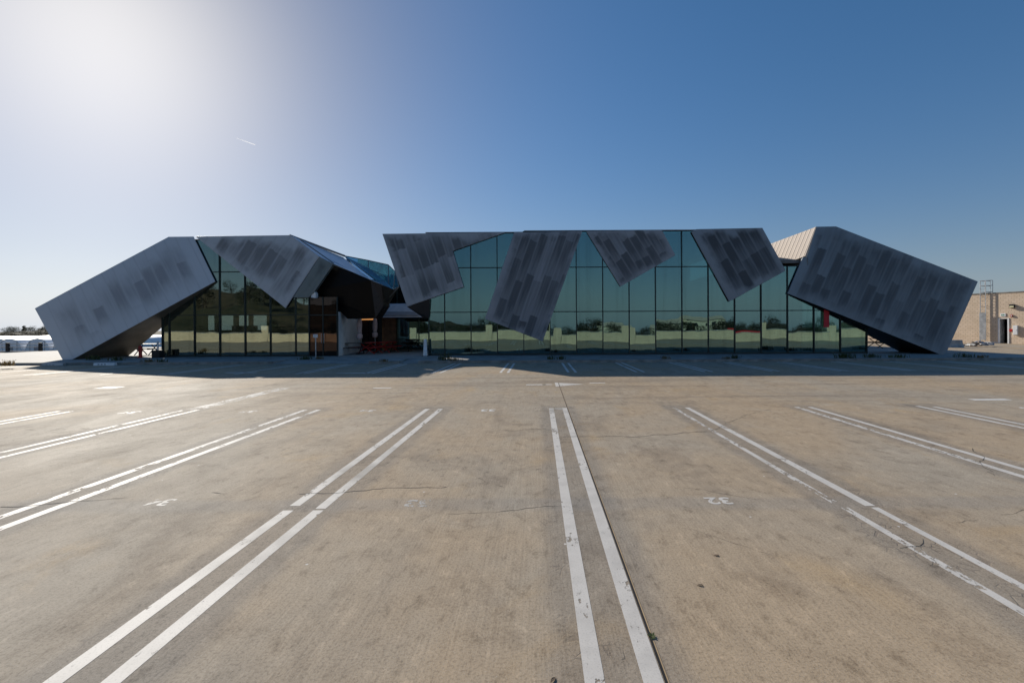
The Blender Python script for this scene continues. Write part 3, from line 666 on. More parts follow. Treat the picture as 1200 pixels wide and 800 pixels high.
for i in range(4): gr.prism([P(*bot[i]), P(*bot[i + 1]), P(*top[i + 1]), P(*top[i])], (0, .02, 0))
gr.build("glass_railing", M['rail_glass'], pav)
for a_, b_ in zip(top, bot): posts.tube(P(*a_), P(*b_), .03, n=6)
posts.path([P(*q) for q in top], .025, 6)
posts.tube(P(467.5, 336, 29.9), P(449, 356, 29.6), .03, n=6); posts.tube(P(463, 338.5, 29.9), P(452, 353, 29.7), .02, n=6)
for dy_ in (6, 12): posts.tube(P(415, 303.5 + dy_ * .6, 31.3), P(460, 321 + dy_, 30.3), .018, n=6)
posts.build("handrail", M['coping'], pav)
# body of the pavilion
m = MB(); pts = [P(200, 282, F + .35), P(338, 280, F + .35), P(366, 300, F + .35), P(366, 330, F + .35), P(345, 345, F + .35), P(200, 330, F + .35)]
m.prism(pts, (0, 9.5, 0)); m.build("roof", M['int_dark'], pav)
m = MB(); m.box(-14.05, -12.35, F + .02, F + .06, KZ, 3.75); m.build("bronze_wall", M['bronze'], pav)
m = MB()
for x in (-14.04, -13.2, -12.33): m.box(x - .03, x + .03, F - .02, F + .1, KZ, 3.76)
m.box(-14.0, -12.36, F - .015, F + .09, 2.62, 2.68); df_ = m.build("door_frame", M['mullion'], pav)
for x in (-13.28, -13.12): m = MB(); m.path([(x, F + .0, .95), (x, F - .07, .95), (x, F - .07, 1.5), (x, F + .0, 1.5)], .014, 6); m.build("handle", M['galv'], df_)
m = MB(); wl = [(-12.3, F + .1), (-13.4, 35.3), (-13.7, 35.3), (-12.6, F + .1)]
m.prism([Vector((x, y, KZ)) for x, y in wl], (0, 0, 2.72)); m.build("wall", M['white_wall'], pav)
PB = 32.0
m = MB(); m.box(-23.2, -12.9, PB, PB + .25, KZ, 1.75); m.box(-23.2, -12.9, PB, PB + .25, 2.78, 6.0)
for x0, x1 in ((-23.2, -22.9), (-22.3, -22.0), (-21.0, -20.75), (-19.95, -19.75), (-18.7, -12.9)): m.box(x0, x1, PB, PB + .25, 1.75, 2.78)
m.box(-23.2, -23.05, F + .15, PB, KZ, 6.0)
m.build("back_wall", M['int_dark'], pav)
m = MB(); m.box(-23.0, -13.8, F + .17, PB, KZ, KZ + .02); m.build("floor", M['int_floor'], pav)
# patio between the buildings
m = MB(); m.box(-13.7, -12.95, 35.35, 35.5, KZ, 3.4); m.build("patio_door", M['bronze'], hall); m = MB(); m.box(-12.92, -12.25, 35.35, 35.5, KZ, 3.4); m.build("patio_door", M['bronze'], hall)
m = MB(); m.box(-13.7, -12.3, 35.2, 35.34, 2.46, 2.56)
t = NT("warm_strip"); em = t.n("Emission"); t.set(em.inputs[0], (1.0, .45, .15)); em.inputs[1].default_value = .45; m.build("glow_strip", t.done(em.outputs[0]), hall)  # orange strip made emissive to look lit in the dark recess
m = MB(); m.box(-12.2, -11.0, 35.9, 36.1, KZ, 2.7); m.build("timber_wall", M['wood'], hall)
xp = [-13.0, -11.0, -9.3, -7.6, -6.75]
curtain(hall, xp, lambda i: [KZ + .05, 2.62, 5.4] if i else [2.76, 5.4], 36.15, M['glass'], frame_name="patio_glazing")
solid("canopy", [(450.8, 356.3, 34.9), (474.5, 356.0, 34.8), (495.6, 371.6, 33.2), (441, 371.9, 33.6)], M['soffit'], (0, 1.2, .1), hall)
solid("canopy_shade_strip", [(449.5, 364.9, 34.1), (484.5, 365.0, 33.85), (490.8, 369.6, 33.3), (449.2, 369.5, 33.65)], M['soffit_dark'], (0, .05, 0), hall)  # darker strip laid on the canopy face as painted shading
m = MB(); m.box(-13.9, -6.75, 35.55, 41, 3.15, 3.3); m.box(-14.0, -12.0, 35.6, 35.7, KZ, 3.15); m.build("patio_ceiling", M['int_dark'], hall)
m = MB(); m.box(-12.9, -6.75, 36.5, 36.7, 2.9, 6.0); m.build("canopy_sun_blocker", M['int_dark'], hall)  # opaque wall added behind the glazing to keep sun off the canopy
m = MB(); m.box(-13.6, -6.75, 40.5, 40.8, KZ, 5.4); m.build("patio_back_wall", M['int_dark'], hall)
m = MB(); q = P(364.4, 340, 28.35); m.prism([P(364.4, 340, 28.3), P(366.6, 339.6, 28.3), P(370, 343.5, 28.3), P(370, 349, 28.3), P(364.6, 348.6, 28.3)], (0, .3, 0)); m.build("bracket", M['white_metal'], pav)

# ------------------------------------------------------------------ things on the pavement
def picnic_table(name, label, loc, rz, mat, s=1.0, group=None):
    t = thing(name, label, "picnic table", loc, rz, group)
    L, Wd = 1.8 * s, .75 * s
    m = MB()
    for k in range(5): m.box(-L / 2, L / 2, -Wd / 2 + k * .152 * s, -Wd / 2 + (k * .152 + .138) * s, .71, .75)
    m.build("tabletop", mat, t, loc=(0, 0, 0))
    for sg in (-1, 1):
        m = MB()
        for k in range(2): m.box(-L / 2, L / 2, sg * .68 * s - .15 + k * .155, sg * .68 * s - .15 + k * .155 + .14, .42, .46)
        m.build("bench", mat, t, loc=(0, 0, 0))
    for sg in (-1, 1):
        m = MB(); x = sg * (L / 2 - .28)
        m.tube((x, -.62 * s, .0), (x, .34 * s, .70), .03); m.tube((x + .05, .62 * s, .0), (x + .05, -.34 * s, .70), .03)
        m.tube((x + .02, -.75 * s, .40), (x + .02, .75 * s, .40), .028); m.build("leg", mat, t, loc=(0, 0, 0))
    return t
picnic_table("picnic_table", "black picnic table with crossed legs beside the white patio wall", (P(411, 410, 30.4).x, 30.5, KZ), R(8), M['dark'])
picnic_table("picnic_table", "red picnic table under the nearer folded mauve parasol", (P(433, 410, 31.2).x, 31.3, KZ), R(84), M['red'])
picnic_table("picnic_table", "second red picnic table in front of the timber wall of the patio", (P(453, 410, 32.6).x, 32.6, KZ), R(80), M['red'])
picnic_table("picnic_table", "black picnic table deep in the patio before the green glazing", (P(470, 408, 34).x, 34.0, KZ), R(5), M['dark'])
picnic_table("picnic_table", "dark picnic table under the foot of the left tilted slab", (P(168, 410, 30.6).x, 30.9, KZ), R(3), M['dark'], .8)
picnic_table("picnic_table", "dark picnic table in the gap under the right tilted slab", (P(1037, 405, 35).x, 35.5, KZ), R(20), M['dark'])
def parasol(label, px, Y, ztop):
    X = P(px, 385, Y).x; t = thing("parasol", label, "parasol", (X, Y, KZ), 0, "folded parasols on the patio")
    m = MB(); m.lathe([(.26, 0), (.26, .06), (.04, .09)], 16); m.build("base", M['dark'], t, loc=(0, 0, 0))
    m = MB(); m.tube((0, 0, .06), (0, 0, ztop - KZ), .02); m.build("pole", M['galv'], t, loc=(0, 0, 0))
    z1 = ztop - KZ; m = MB()
    m.lathe([(.10, z1 - 1.42), (.16, z1 - 1.36), (.17, z1 - 1.15), (.10, z1 - 1.02), (.135, z1 - .8), (.145, z1 - .45), (.12, z1 - .18), (.06, z1 - .03), (.015, z1 + .01)], 16, wob=.16)
    m.build("canopy", M['umb'], t, loc=(0, 0, 0), smooth=True)
    m = MB(); m.lathe([(.112, z1 - 1.05), (.118, z1 - 1.02), (.112, z1 - .99)], 16, wob=.1); m.build("strap", M['soffit_dark'], t, loc=(0, 0, 0))
parasol("folded mauve parasol nearer the white wall, in front of the dark door", 421.3, 30.9, 2.52)
parasol("folded mauve parasol further back, beside the timber wall", 439.5, 33.0, 2.60)
# red standpipe, planter, posts
q = P(169.5, 414, 28.3); t = thing("fire_hydrant", "small red hydrant post on the pavement under the left slab", "hydrant", (q.x, 28.0, KZ))
m = MB(); m.lathe([(.15, 0), (.15, .05), (.09, .06), (.085, .55), (.11, .57), (.11, .62), (.07, .70), (.02, .74)], 12); m.build("barrel", M['red'], t, loc=(0, 0, 0), smooth=False)
m = MB(); m.tube((-.15, 0, .42), (.15, 0, .42), .045); m.tube((0, -.15, .42), (0, 0, .42), .05); m.build("outlet", M['red'], t, loc=(0, 0, 0))
t = thing("planter_box", "black planter box at the left end of the pavilion glass", "planter", (P(186, 415, 28).x, 27.95, KZ))
m = MB(); m.box(-.23, .23, -.2, .2, 0, .44); m.build("box", M['dark'], t, loc=(0, 0, 0), bevel=.01)
m = MB(); m.box(-.19, .19, -.16, .16, .4402, .448); m.build("soil", M['soil'], t, loc=(0, 0, 0))
t = thing("white_post", "thin white upright post behind the black planter box", "post", (P(189.3, 410, 28.6).x, 28.42 - .1, KZ))
m = MB(); m.box(-.035, .035, -.03, .03, 0, .98); m.build("upright", M['white_metal'], t, loc=(0, 0, 0), bevel=.005)
m = MB(); m.box(-.08, .08, -.07, .07, 0, .012); m.build("foot_plate", M['galv'], t, loc=(0, 0, 0))
q = P(372, 418, 27.2); t = thing("sign_post", "slim pale sign post with a small white plate before the bronze doors", "sign", (q.x, 27.0, KZ))
m = MB(); m.tube((0, 0, 0), (0, 0, 1.33), .032, n=8); m.build("pole", M['galv'], t, loc=(0, 0, 0))
m = MB(); m.box(-.13, .13, -.045, -.033, 1.17, 1.36); m.build("plate", M['white_metal'], t, loc=(0, 0, 0), bevel=.004)
m = MB(); m.box(-.09, .09, -.049, -.0455, 1.28, 1.31); m.box(-.09, .05, -.049, -.0455, 1.22, 1.245); m.build("lettering", M['steel'], t, loc=(0, 0, 0))
q = P(499, 417, 28); t = thing("pylon_sign", "narrow white tapered pylon at the corner of the green glass hall", "pylon", (q.x - .03, 28.0, KZ))
m = MB(); m.prism([Vector((-.12, -.06, 0)), Vector((.12, -.06, 0)), Vector((.085, -.06, 1.02)), Vector((-.075, -.06, 1.02))], (0, .12, 0)); m.build("body", M['white_metal'], t, loc=(0, 0, 0), bevel=.008)
m = MB(); m.box(-.2, .2, -.14, .14, 0, .02); m.build("base", M['dark'], t, loc=(0, 0, 0))
for lab, px0, px1, py, mt in (("white painted wheel stop with dark scuffs at the kerb near the left slab", 98.5, 122, 429.3, 'white_metal'), ("scuffed pale wheel stop half in shade, left of the whiter one", 38, 62, 429.5, 'galv')):
    a0, a1 = G(px0, py), G(px1, py); t = thing("wheel_stop", lab, "wheel stop", ((a0.x + a1.x) / 2, KY - .32, 0), 0, "wheel stops at the kerb")
    L = a1.x - a0.x; m = MB(); m.prism([Vector((-L / 2, -.1, 0)), Vector((-L / 2, -.075, .14)), Vector((-L / 2, .075, .14)), Vector((-L / 2, .1, 0))], (L, 0, 0)); m.build("block", M[mt], t, loc=(0, 0, 0), bevel=.012)
    m = MB()
    for k in range(3): m.poly([(-L * .3 + k * .16, -.0955 - .004, .03), (-L * .3 + k * .16 + .12, -.0995, .03), (-L * .3 + k * .16 + .1, -.087, .10), (-L * .3 + k * .16 + .02, -.087, .10)])
    m.build("scuff_mark", M['steel'], t, loc=(0, 0, 0), fix=False)
# furniture inside the pavilion glass
t = thing("bar_counter", "dark bar counter with raised back shelf inside the pavilion glass", "counter", (-20.9, F + 2.6, KZ + .02))
m = MB(); m.box(-1.5, 1.7, -.35, .35, 0, 1.08); m.build("body", M['dark'], t, loc=(0, 0, 0)); m = MB(); m.box(-1.6, 1.8, -.42, .42, 1.083, 1.13); m.build("top", M['porch_b'], t, loc=(0, 0, 0))
m = MB(); m.box(-.2, 1.4, .9, 1.2, 0, 1.9); m.build("back_shelf", M['dark'], t, loc=(0, 0, 0))
t = thing("pedestal_table", "small white pedestal table inside the pavilion glass", "table", (P(252, 400, F + 1).x, F + 1.0, KZ + .02))
m = MB(); m.lathe([(.25, 0), (.25, .03), (.05, .06), (.045, .46)], 16); m.build("pedestal", M['white_metal'], t, loc=(0, 0, 0)); m = MB(); m.lathe([(.30, .462), (.30, .50)], 20); m.build("tabletop", M['white_metal'], t, loc=(0, 0, 0))
t = thing("hanging_banner", "tall narrow red banner hanging against the glass under the right slab", "banner", (P(968.5, 374, F - .12).x, F - .12, 1.74))
m = MB(); m.box(-.16, .16, -.01, .01, 0, 1.12); m.build("cloth", M['red_sign'], t, loc=(0, 0, 0))
m = MB(); m.tube((-.2, 0, 1.135), (.2, 0, 1.135), .014); m.tube((0, 0, 1.135), (0, 0, 1.6), .006); m.build("hanger", M['dark'], t, loc=(0, 0, 0))

# ------------------------------------------------------------------ weeds
def weed(label, px, py, n, h, mat, z=None, Y=None, sp=.2, cat="weed"):
    q = G(px, py, KZ if z is None else z)
    if Y is not None: q = P(px, py, Y); q.z = KZ if z is None else z
    t = thing("weed_clump", label, cat, tuple(q), 0, "weeds along the kerb"); m = MB()
    for i in range(n):
        a = random.uniform(0, 6.28); r = random.uniform(0, sp); bx, by = r * math.cos(a), r * math.sin(a) * .5; hh = h * random.uniform(.4, 1.1); la = random.uniform(0, 6.28); le = random.uniform(.1, .7) * hh
        wd = random.uniform(.008, .02); p0 = Vector((bx, by, 0)); p1 = p0 + Vector((le * .35 * math.cos(la), le * .35 * math.sin(la), hh * .6)); p2 = p0 + Vector((le * math.cos(la), le * math.sin(la), hh))
        s = Vector((-math.sin(la), math.cos(la), 0)) * wd
        m.poly([p0 - s, p0 + s, p1 + s * .9, p1 - s * .9]); m.poly([p1 - s * .9, p1 + s * .9, p2])
        if random.random() < .5:
            for _ in range(2):
                c0 = p0.lerp(p2, random.uniform(.3, .9)); b = Vector((random.uniform(-1, 1), random.uniform(-1, 1), random.uniform(.1, .8))).normalized() * random.uniform(.03, .07); s2 = b.cross(Vector((0, 0, 1))).normalized() * .02
                m.poly([c0, c0 + b * .5 + s2, c0 + b, c0 + b * .5 - s2])
    m.build("foliage", mat, t, fix=False, loc=(0, 0, 0))
weed("green weeds behind the white wheel stop", 111, 421.5, 80, .32, M['weed'], sp=.5); weed("low green weeds right of the white wheel stop", 136, 422.5, 60, .25, M['weed'], sp=.5)
weed("patchy weeds on the kerb in front of the red hydrant", 175, 424, 60, .16, M['dry'], sp=.5); weed("thin weeds on the kerb near the left glass", 190, 424, 40, .16, M['weed'], sp=.4)
weed("green weeds left of the slim sign post", 357, 421, 60, .25, M['weed'], sp=.45); weed("brown dry tuft at the foot of the slim sign post", 374, 420.5, 60, .14, M['dry'], sp=.25)
weed("brown dry tuft on the kerb below the patio", 450, 423.5, 60, .14, M['dry'], sp=.25); weed("tall pale weeds at the corner of the hall beside the white pylon", 521.5, 422, 70, .42, M['weed'], sp=.4); weed("straggly dry weeds right of the tall pale weeds", 533, 422.5, 40, .2, M['dry'], sp=.5)
weed("small dark weed under the large hanging plate", 645, 421, 40, .22, M['weed'], sp=.25); weed("small weed right of the dark one under the large plate", 657, 421, 40, .22, M['weed'], sp=.25); weed("low weed in front of the middle of the green glass", 780, 420.5, 40, .2, M['dry'], sp=.3)
weed("low dry weed before the glass under the fourth plate", 852, 420.5, 40, .16, M['dry'], sp=.3); weed("green weed before the glass right of the dry one under the fourth plate", 862, 420, 40, .24, M['weed'], sp=.25)
weed("tallest green weeds before the right end of the glass", 989, 419.5, 120, .34, M['weed'], sp=.6); weed("green weeds before the gap under the right slab", 1022, 419, 80, .26, M['weed'], sp=.55); weed("low weeds before the bottom edge of the right slab", 1052, 419, 80, .2, M['weed'], sp=.6)
weed("scattered weeds at the foot of the right slab", 1130, 418.5, 70, .25, M['weed'], sp=.6); weed("brown weeds on the ground right of the right slab", 1150, 419, 50, .16, M['dry'], sp=.4)
weed("scraggly weeds on the kerb at the far left edge", 8, 428.5, 60, .3, M['dry'], sp=.4)
q = G(764, 746); t = thing("joint_weed", "little dark weed growing out of the expansion joint", "weed", (q.x, q.y, 0)); m = MB()
for k in range(7):
    a = k * .9; l = random.uniform(.018, .036); d = Vector((math.cos(a), math.sin(a), random.uniform(.2, .9))).normalized() * l; s = Vector((-math.sin(a), math.cos(a), 0)) * .008
    m.poly([(0, 0, .002), d * .5 + s, d, d * .5 - s])
m.build("leaf_rosette", M['weed'], t, fix=False, loc=(0, 0, 0))
for lab, px, py in (("curled brown leaf lying on the concrete right of the joint", 821, 686), ("dark fallen leaf at the bottom edge of the concrete", 648, 797), ("small dark leaf on the concrete below the bay number", 840, 651)):
    q = G(px, py); m = MB(); a = random.uniform(0, 3)
    pts = [(-.022, 0, .003), (-.008, .008, .010), (.01, .009, .009), (.026, .003, .004), (.012, -.008, .008), (-.008, -.009, .011)]
    m.poly([Vector(p) for p in pts]); o = m.build("fallen_leaf", M['bark'], None, fix=False, loc=(q.x, q.y, -.002)); o.rotation_euler = (0, 0, a); tag(o, lab, "leaf", "fallen leaves on the concrete")

# ------------------------------------------------------------------ railing at the left edge of the deck
t = thing("deck_railing", "low two-rail railing with dark posts along the left edge of the deck", "railing", (-44, YM - .3, 0))
RY = YM - .35
m = MB(); m.box(-75, -33.2, RY - .12, RY + .12, 0, .10); m.build("base_kerb", M['kerb'], t)
for k in range(-6, 5):
    x = P(9.1, 405, RY).x + k * (P(47.5, 405, RY).x - P(9.1, 405, RY).x)
    m = MB(); m.box(x - .11, x + .11, RY - .08, RY + .08, .101, .80); m.build("post", M['dark'], t, bevel=.008)
for z in (.70, .44): m = MB(); m.tube((-70, RY, z), (-33.4, RY, z), .028); m.build("rail", M['galv'], t)
# white tunnels and trees beyond
def make_tunnel(r, ln, h):
    t = thing("hoop_greenhouse", "white hoop greenhouse in the row of tunnels beyond the deck railing", "greenhouse", (0, 0, landz(0, 100)), 0, "white greenhouses beyond the railing")
    m = MB(); n, N = 12, 16
    for i in range(N + 1):
        sag = 1 - .035 * (i % 2)
        for k in range(n + 1): a = math.pi * k / n; m.v.append((r * math.cos(a), ln * i / N, h * math.sin(a) ** .8 * sag))
    for i in range(N):
        for k in range(n): q = i * (n + 1) + k; m.f.append((q, q + 1, q + n + 2, q + n + 1))
    m.build("plastic_cover", M['poly'], t, loc=(0, 0, 0), smooth=True)
    m = MB(); m.prism([Vector((r * .985 * math.cos(math.pi * k / n), .05, h * .97 * math.sin(math.pi * k / n) ** .8)) for k in range(n + 1)], (0, .06, 0)); m.build("end_wall", M['poly'], t, loc=(0, 0, 0))
    m = MB(); m.box(-.75, .75, -.01, .04, 0, 2.1); m.build("door", M['steel'], t, loc=(0, 0, 0))
    m = MB()
    for x in (-r * .6, r * .6): m.tube((x, 0, 0), (x, 0, h * .8), .05, n=6)
    m.tube((-r * .85, 0, h * .45), (r * .85, 0, h * .45), .05, n=6); m.build("end_frame", M['galv'], t, loc=(0, 0, 0))
    return t
tp0 = make_tunnel(2.75, 78, 4.1)
for k in range(13):
    o = tp0 if k == 0 else copy_tree(tp0); o.location = (-186 + k * 5.75, 118 + (k % 3) * 1.2, landz(0, 100)); o.rotation_euler = (0, 0, R(8))
m = MB(); m.box(-460, -90, 60, 112, -4.6, -4.18); structure(m, "field", simple("pale_field_cover", (.62, .62, .62), .7, var=.3, scale=.05))

def make_tree(seed, h, w_, conifer=False):
    rnd = random.Random(seed); tr = MB(); cr = MB()
    tr.tube((0, 0, -.3), (.1, .05, h * .45), h * .035, h * .022); tr.tube((.1, .05, h * .45), (.0, 0, h * .9), h * .022, h * .006)
    cl = []
    for i in range(16):
        z = h * (.22 + .75 * i / 15); rr = w_ * (1.05 - z / h) * .75 if conifer else w_ * .5 * math.sqrt(max(.05, 1 - ((z / h - .58) / .48) ** 2))
        a = rnd.uniform(0, 6.28); q = Vector((rr * math.cos(a) * rnd.uniform(.5, 1), rr * math.sin(a) * rnd.uniform(.5, 1), z)); cl.append((q, rnd.uniform(.16, .30) * w_ * (.6 if conifer else 1)))
        tr.tube((.05, .02, z * .75), q, h * .010, h * .004, n=5)
    for (c, r) in cl:
        for k in range(95):
            d = Vector((rnd.gauss(0, 1), rnd.gauss(0, 1), rnd.gauss(0, .8))); d = d.normalized() * r * rnd.uniform(.35, 1.1)
            p = c + d; s = h * rnd.uniform(.014, .032); u = Vector((rnd.gauss(0, 1), rnd.gauss(0, 1), rnd.gauss(0, 1))).normalized(); v = u.orthogonal().normalized()
            cr.poly([p - u * s, p + v * s * .6, p + u * s, p - v * s * .6])
    return tr, cr
protos = {}
def tree(lab, x, y, h, wd, kind, mat, group, z=None, rz=None):
    t = thing("tree", lab, "tree", (x, y, landz(x, y) if z is None else z), random.uniform(0, 6) if rz is None else rz, group)
    if kind not in protos:
        tr, cr = make_tree(hash(kind) % 97 if False else {'a': 3, 'b': 11, 'c': 23}[kind], 10, 8 if kind != 'c' else 6, kind == 'c')
        a_ = tr.build("trunk", M['bark'], t, fix=False, loc=(0, 0, 0)); b_ = cr.build("crown", M[mat], t, fix=False, loc=(0, 0, 0)); protos[kind] = (a_, b_)
    else:
        for o in protos[kind]: c = o.copy(); C.objects.link(c); c.parent = t
    t.scale = (wd / 8, wd / 8, h / 10)
TZ = -4.3
for lab, px, Y, ptop, wd, kind in (("small tree at the left edge of the far treeline", 2, 392, 389.5, 9, 'a'), ("broad flat-topped tree third from left in the far treeline", 8.5, 398, 383.8, 9, 'b'), ("round tree beside the flat-topped one in the far treeline", 16, 405, 384.2, 8, 'a'), ("low tree in the dip of the far treeline", 22.5, 396, 387.6, 8, 'b'),
                                   ("tallest pointed conifer of the far treeline", 28.5, 402, 382.4, 9, 'c'), ("bushy tree right of the tallest conifer", 35.5, 394, 384.8, 9, 'a'), ("spreading tree in the middle right of the far treeline", 41, 404, 383.6, 10, 'b'), ("dense tree touching the slab in the far treeline", 48, 398, 383.0, 11, 'a'), ("tree partly hidden by the left slab in the far treeline", 55, 402, 382.0, 12, 'b')):
    q = P(px, ptop, Y); tree(lab, q.x, Y, q.z - TZ + .3, wd * 1.05, kind, 'leaf_a', "trees of the far treeline", TZ)
for i, (px, ptop) in enumerate(((4, 391), (12, 390), (19, 391), (26, 390), (33, 389), (39, 388.5), (45, 388), (52, 388), (59, 387), (65, 386))):
    q = P(px, ptop, 385); tree("low dark bushy tree filling the foot of the far treeline", q.x, 385 + random.uniform(-6, 6), q.z - TZ + .4, 13, 'ab'[i % 2], 'leaf_a', "low trees at the foot of the far treeline", TZ)

# ------------------------------------------------------------------ block building, ladder, door fittings on the right
W0, W1 = P(1140, 402, 48.5), P(1200, 402.8, 45.0); W0.z = W1.z = 0
wd_ = (W1 - W0).normalized(); wn_ = Vector((wd_.y, -wd_.x, 0));
if wn_.x > 0: wn_ = -wn_
def WP(px, py, out=0.0):   # point on the wall plane
    d = ray(px, py); o = W0 + wn_ * out; t_ = wn_.dot(o - CAM) / wn_.dot(d); return CAM + d * t_
def WL(q): return (q - W0).dot(wd_)
WM = Matrix(((wd_.x, -wn_.x, 0, W0.x), (wd_.y, -wn_.y, 0, W0.y), (0, 0, 1, 0), (0, 0, 0, 1)))  # local: x along wall, y into wall
blk = thing("block_building", "tan concrete block building with an open door on the right", "building", tuple(W0))
wh = WP(1170, 343.6).z; da, db = WL(WP(1170.5, 390)), WL(WP(1181.8, 390)); dh = WP(1176, 373.5).z
m = MB(); m.box(-16, da - .06, 0, .3, 0, wh, WM); m.box(db + .06, 9, 0, .3, 0, wh, WM); m.box(da - .06, db + .06, 0, .3, dh + .06, wh, WM)
m.box(-16, -15.7, .3, 9, 0, wh, WM); m.box(8.7, 9, .3, 9, 0, wh, WM); m.box(-16, 9, 9, 9.3, 0, wh, WM)
m.build("wall", M['block'], blk, uvf=lambda q: ((q - W0).dot(wd_) + (q - W0).dot(wn_), q.z))
m = MB(); m.box(-15.7, 8.7, .3, 9, wh - .35, wh - .2, WM); m.build("roof", M['roofing'], blk)
m = MB(); m.box(-16.05, 9.05, -.05, .35, wh + .002, wh + .09, WM); m.build("wall_cap", M['kerb'], blk)
m = MB(); m.box(da - .058, da + .06, -.05, .2, 0, dh, WM); m.box(db - .06, db + .058, -.05, .2, 0, dh, WM); m.box(da - .058, db + .058, -.05, .2, dh + .002, dh + .058, WM); m.build("door_frame", M['white_metal'], blk)
dr = MB(); Mr = WM @ Matrix.Translation((da + .08, .1, 0)) @ Matrix.Rotation(R(82), 4, 'Z'); dr.box(0, db - da - .14, -.03, .03, .02, dh - .03, Mr); d_ = dr.build("door", M['steel'], blk)
m = MB(); m.box(db - da - .3, db - da - .22, -.09, -.031, .95, 1.02, Mr); m.build("handle", M['galv'], d_)
m = MB(); m.box(-15.7, 8.7, 2.2, 2.3, 0, wh - .4, WM); m.build("inner_wall", M['black'], blk)
ld = thing("roof_ladder", "galvanised roof ladder with a locked lower guard and guard rails on top", "ladder", tuple(WP(1152, 402)))
l0, l1 = WL(WP(1149, 390, .25)), WL(WP(1155.2, 390, .25)); zt = WP(1152, 329, .25).z; zg = WP(1152, 366.5, .25).z; zm = WP(1152, 343, .25).z
for x in (l0, l1): m = MB(); m.tube(WM @ Vector((x, -.25, .25)), WM @ Vector((x, -.25, zt)), .035, n=6); m.build("stile", M['galv'], ld)
z = .4
while z < zm + .4:
    m = MB(); m.tube(WM @ Vector((l0, -.25, z)), WM @ Vector((l1, -.25, z)), .018, n=6); m.build("rung", M['galv'], ld); z += .3
m = MB(); m.box(l0 - .06, l1 + .06, -.34, -.29, .3, zg, WM); m.build("guard_panel", M['galv'], ld, bevel=.006)
m = MB(); l2 = l1 + (l1 - l0) * 1.15
for zz in (zt, zt - .42 * (zt - zm), zm + .05):
    m.tube(WM @ Vector((l0, -.25, zz)), WM @ Vector((l1, -.25, zz)), .03, n=6); m.tube(WM @ Vector((l1, -.25, zz)), WM @ Vector((l1, .75, zz)), .03, n=6); m.tube(WM @ Vector((l0, -.25, zz)), WM @ Vector((l0, .75, zz)), .03, n=6)
    m.tube(WM @ Vector((l1, -.25, zz)), WM @ Vector((l2, -.05, zz)), .03, n=6)
for a_, b_ in ((l0, .75), (l1, .75), (l2, -.05)): m.tube(WM @ Vector((a_, b_, zm)), WM @ Vector((a_, b_, zt)), .03, n=6)
m.build("guard_rail", M['galv'], ld)
m = MB()
for zz in (1.0, 2.4, 3.8, wh - .2):
    for x in (l0, l1): m.tube(WM @ Vector((x, -.25, zz)), WM @ Vector((x, .0, zz)), .02, n=6)
m.build("wall_bracket", M['galv'], ld)
def fit(name, lab, cat, px, py, w2, h2, dep, mat, parts):
    q = WP(px, py); t = thing(name, lab, cat, tuple(q)); x = WL(q)
    m = MB(); m.box(x - w2, x + w2, -dep, -.002, q.z - h2, q.z + h2, WM); m.build("housing", mat, t, bevel=.01)
    for nm, (x0, x1, z0, z1), mt, pr in parts:
        m = MB(); m.box(x + x0 * w2, x + x1 * w2, -dep - pr, -dep - .001, q.z + z0 * h2, q.z + z1 * h2, WM); m.build(nm, mt, t)
fit("wall_lamp", "dark square wall lamp with a yellowish lens above the open door", "lamp", 1186.6, 358.6, .19, .17, .22, M['dark'], [("lens", (-.8, .8, -.8, .1), M['lamp'], .03)])
fit("exit_sign", "small white sign with pale green marks directly above the door", "sign", 1175.6, 369, .2, .16, .05, M['white_metal'], [("lettering", (-.6, -.2, -.4, .4), M['green'], .006), ("lettering", (0, .5, -.4, .4), M['green'], .006)])
fit("fire_alarm", "small red fire alarm right of the sign above the door", "alarm", 1185.7, 370, .085, .1, .1, M['red'], [("strobe", (-.5, .5, -.5, .5), M['white_metal'], .03)])
fit("alarm_bell", "red alarm bell low on the wall beside the white utility box", "bell", 1185.3, 387, .12, .13, .1, M['red'], [("gong", (-.7, .7, -.7, .7), M['red'], .05)])
fit("utility_box", "white utility box on the block wall right of the door", "box", 1190.6, 386.8, .17, .46, .18, M['white_metal'], [("door", (-.85, .85, -.9, .9), M['white_metal'], .012), ("latch", (.6, .72, -.1, .1), M['dark'], .03)])
# scrap heap and barrier
q0 = G(1150, 406); t = thing("scrap_heap", "heap of bent pipes and sheet metal at the foot of the ladder", "scrap heap", tuple(q0))
rnd = random.Random(5)
for k in range(16):
    m = MB(); c0 = Vector(q0) + Vector((rnd.uniform(-1.1, .9), rnd.uniform(-.6, .9), rnd.uniform(.06, .45))); a = rnd.uniform(0, 6.28); l = rnd.uniform(.4, 1.0); up = rnd.uniform(-.12, .5)
    d = Vector((math.cos(a), math.sin(a), up)); d2 = Vector((math.cos(a + .8), math.sin(a + .8), up * .3)); m.path([c0 - d * l * .5, c0, c0 + d2 * l * .6], .045, 7)
    for i, v in enumerate(m.v): m.v[i] = (v[0], v[1], max(.01, v[2]))
    m.build("bent_pipe", M[rnd.choice(('galv', 'white_metal', 'rust', 'steel'))], t)
for k in range(6):
    Mk = Matrix.Translation(Vector(q0) + Vector((rnd.uniform(-.8, 1.0), rnd.uniform(-.5, .5), rnd.uniform(.18, .35)))) @ Matrix.Rotation(rnd.uniform(0, 6), 4, 'Z') @ Matrix.Rotation(rnd.uniform(-.6, .6), 4, 'X')
    m = MB(); m.box(-.32, .32, -.2, .2, 0, .02, Mk); m.build("sheet_metal", M[rnd.choice(('galv', 'steel', 'white_metal'))], t)
q = G(1117.5, 407); t = thing("concrete_barrier", "short grey concrete barrier block beside the right slab", "barrier", tuple(q)); m = MB()
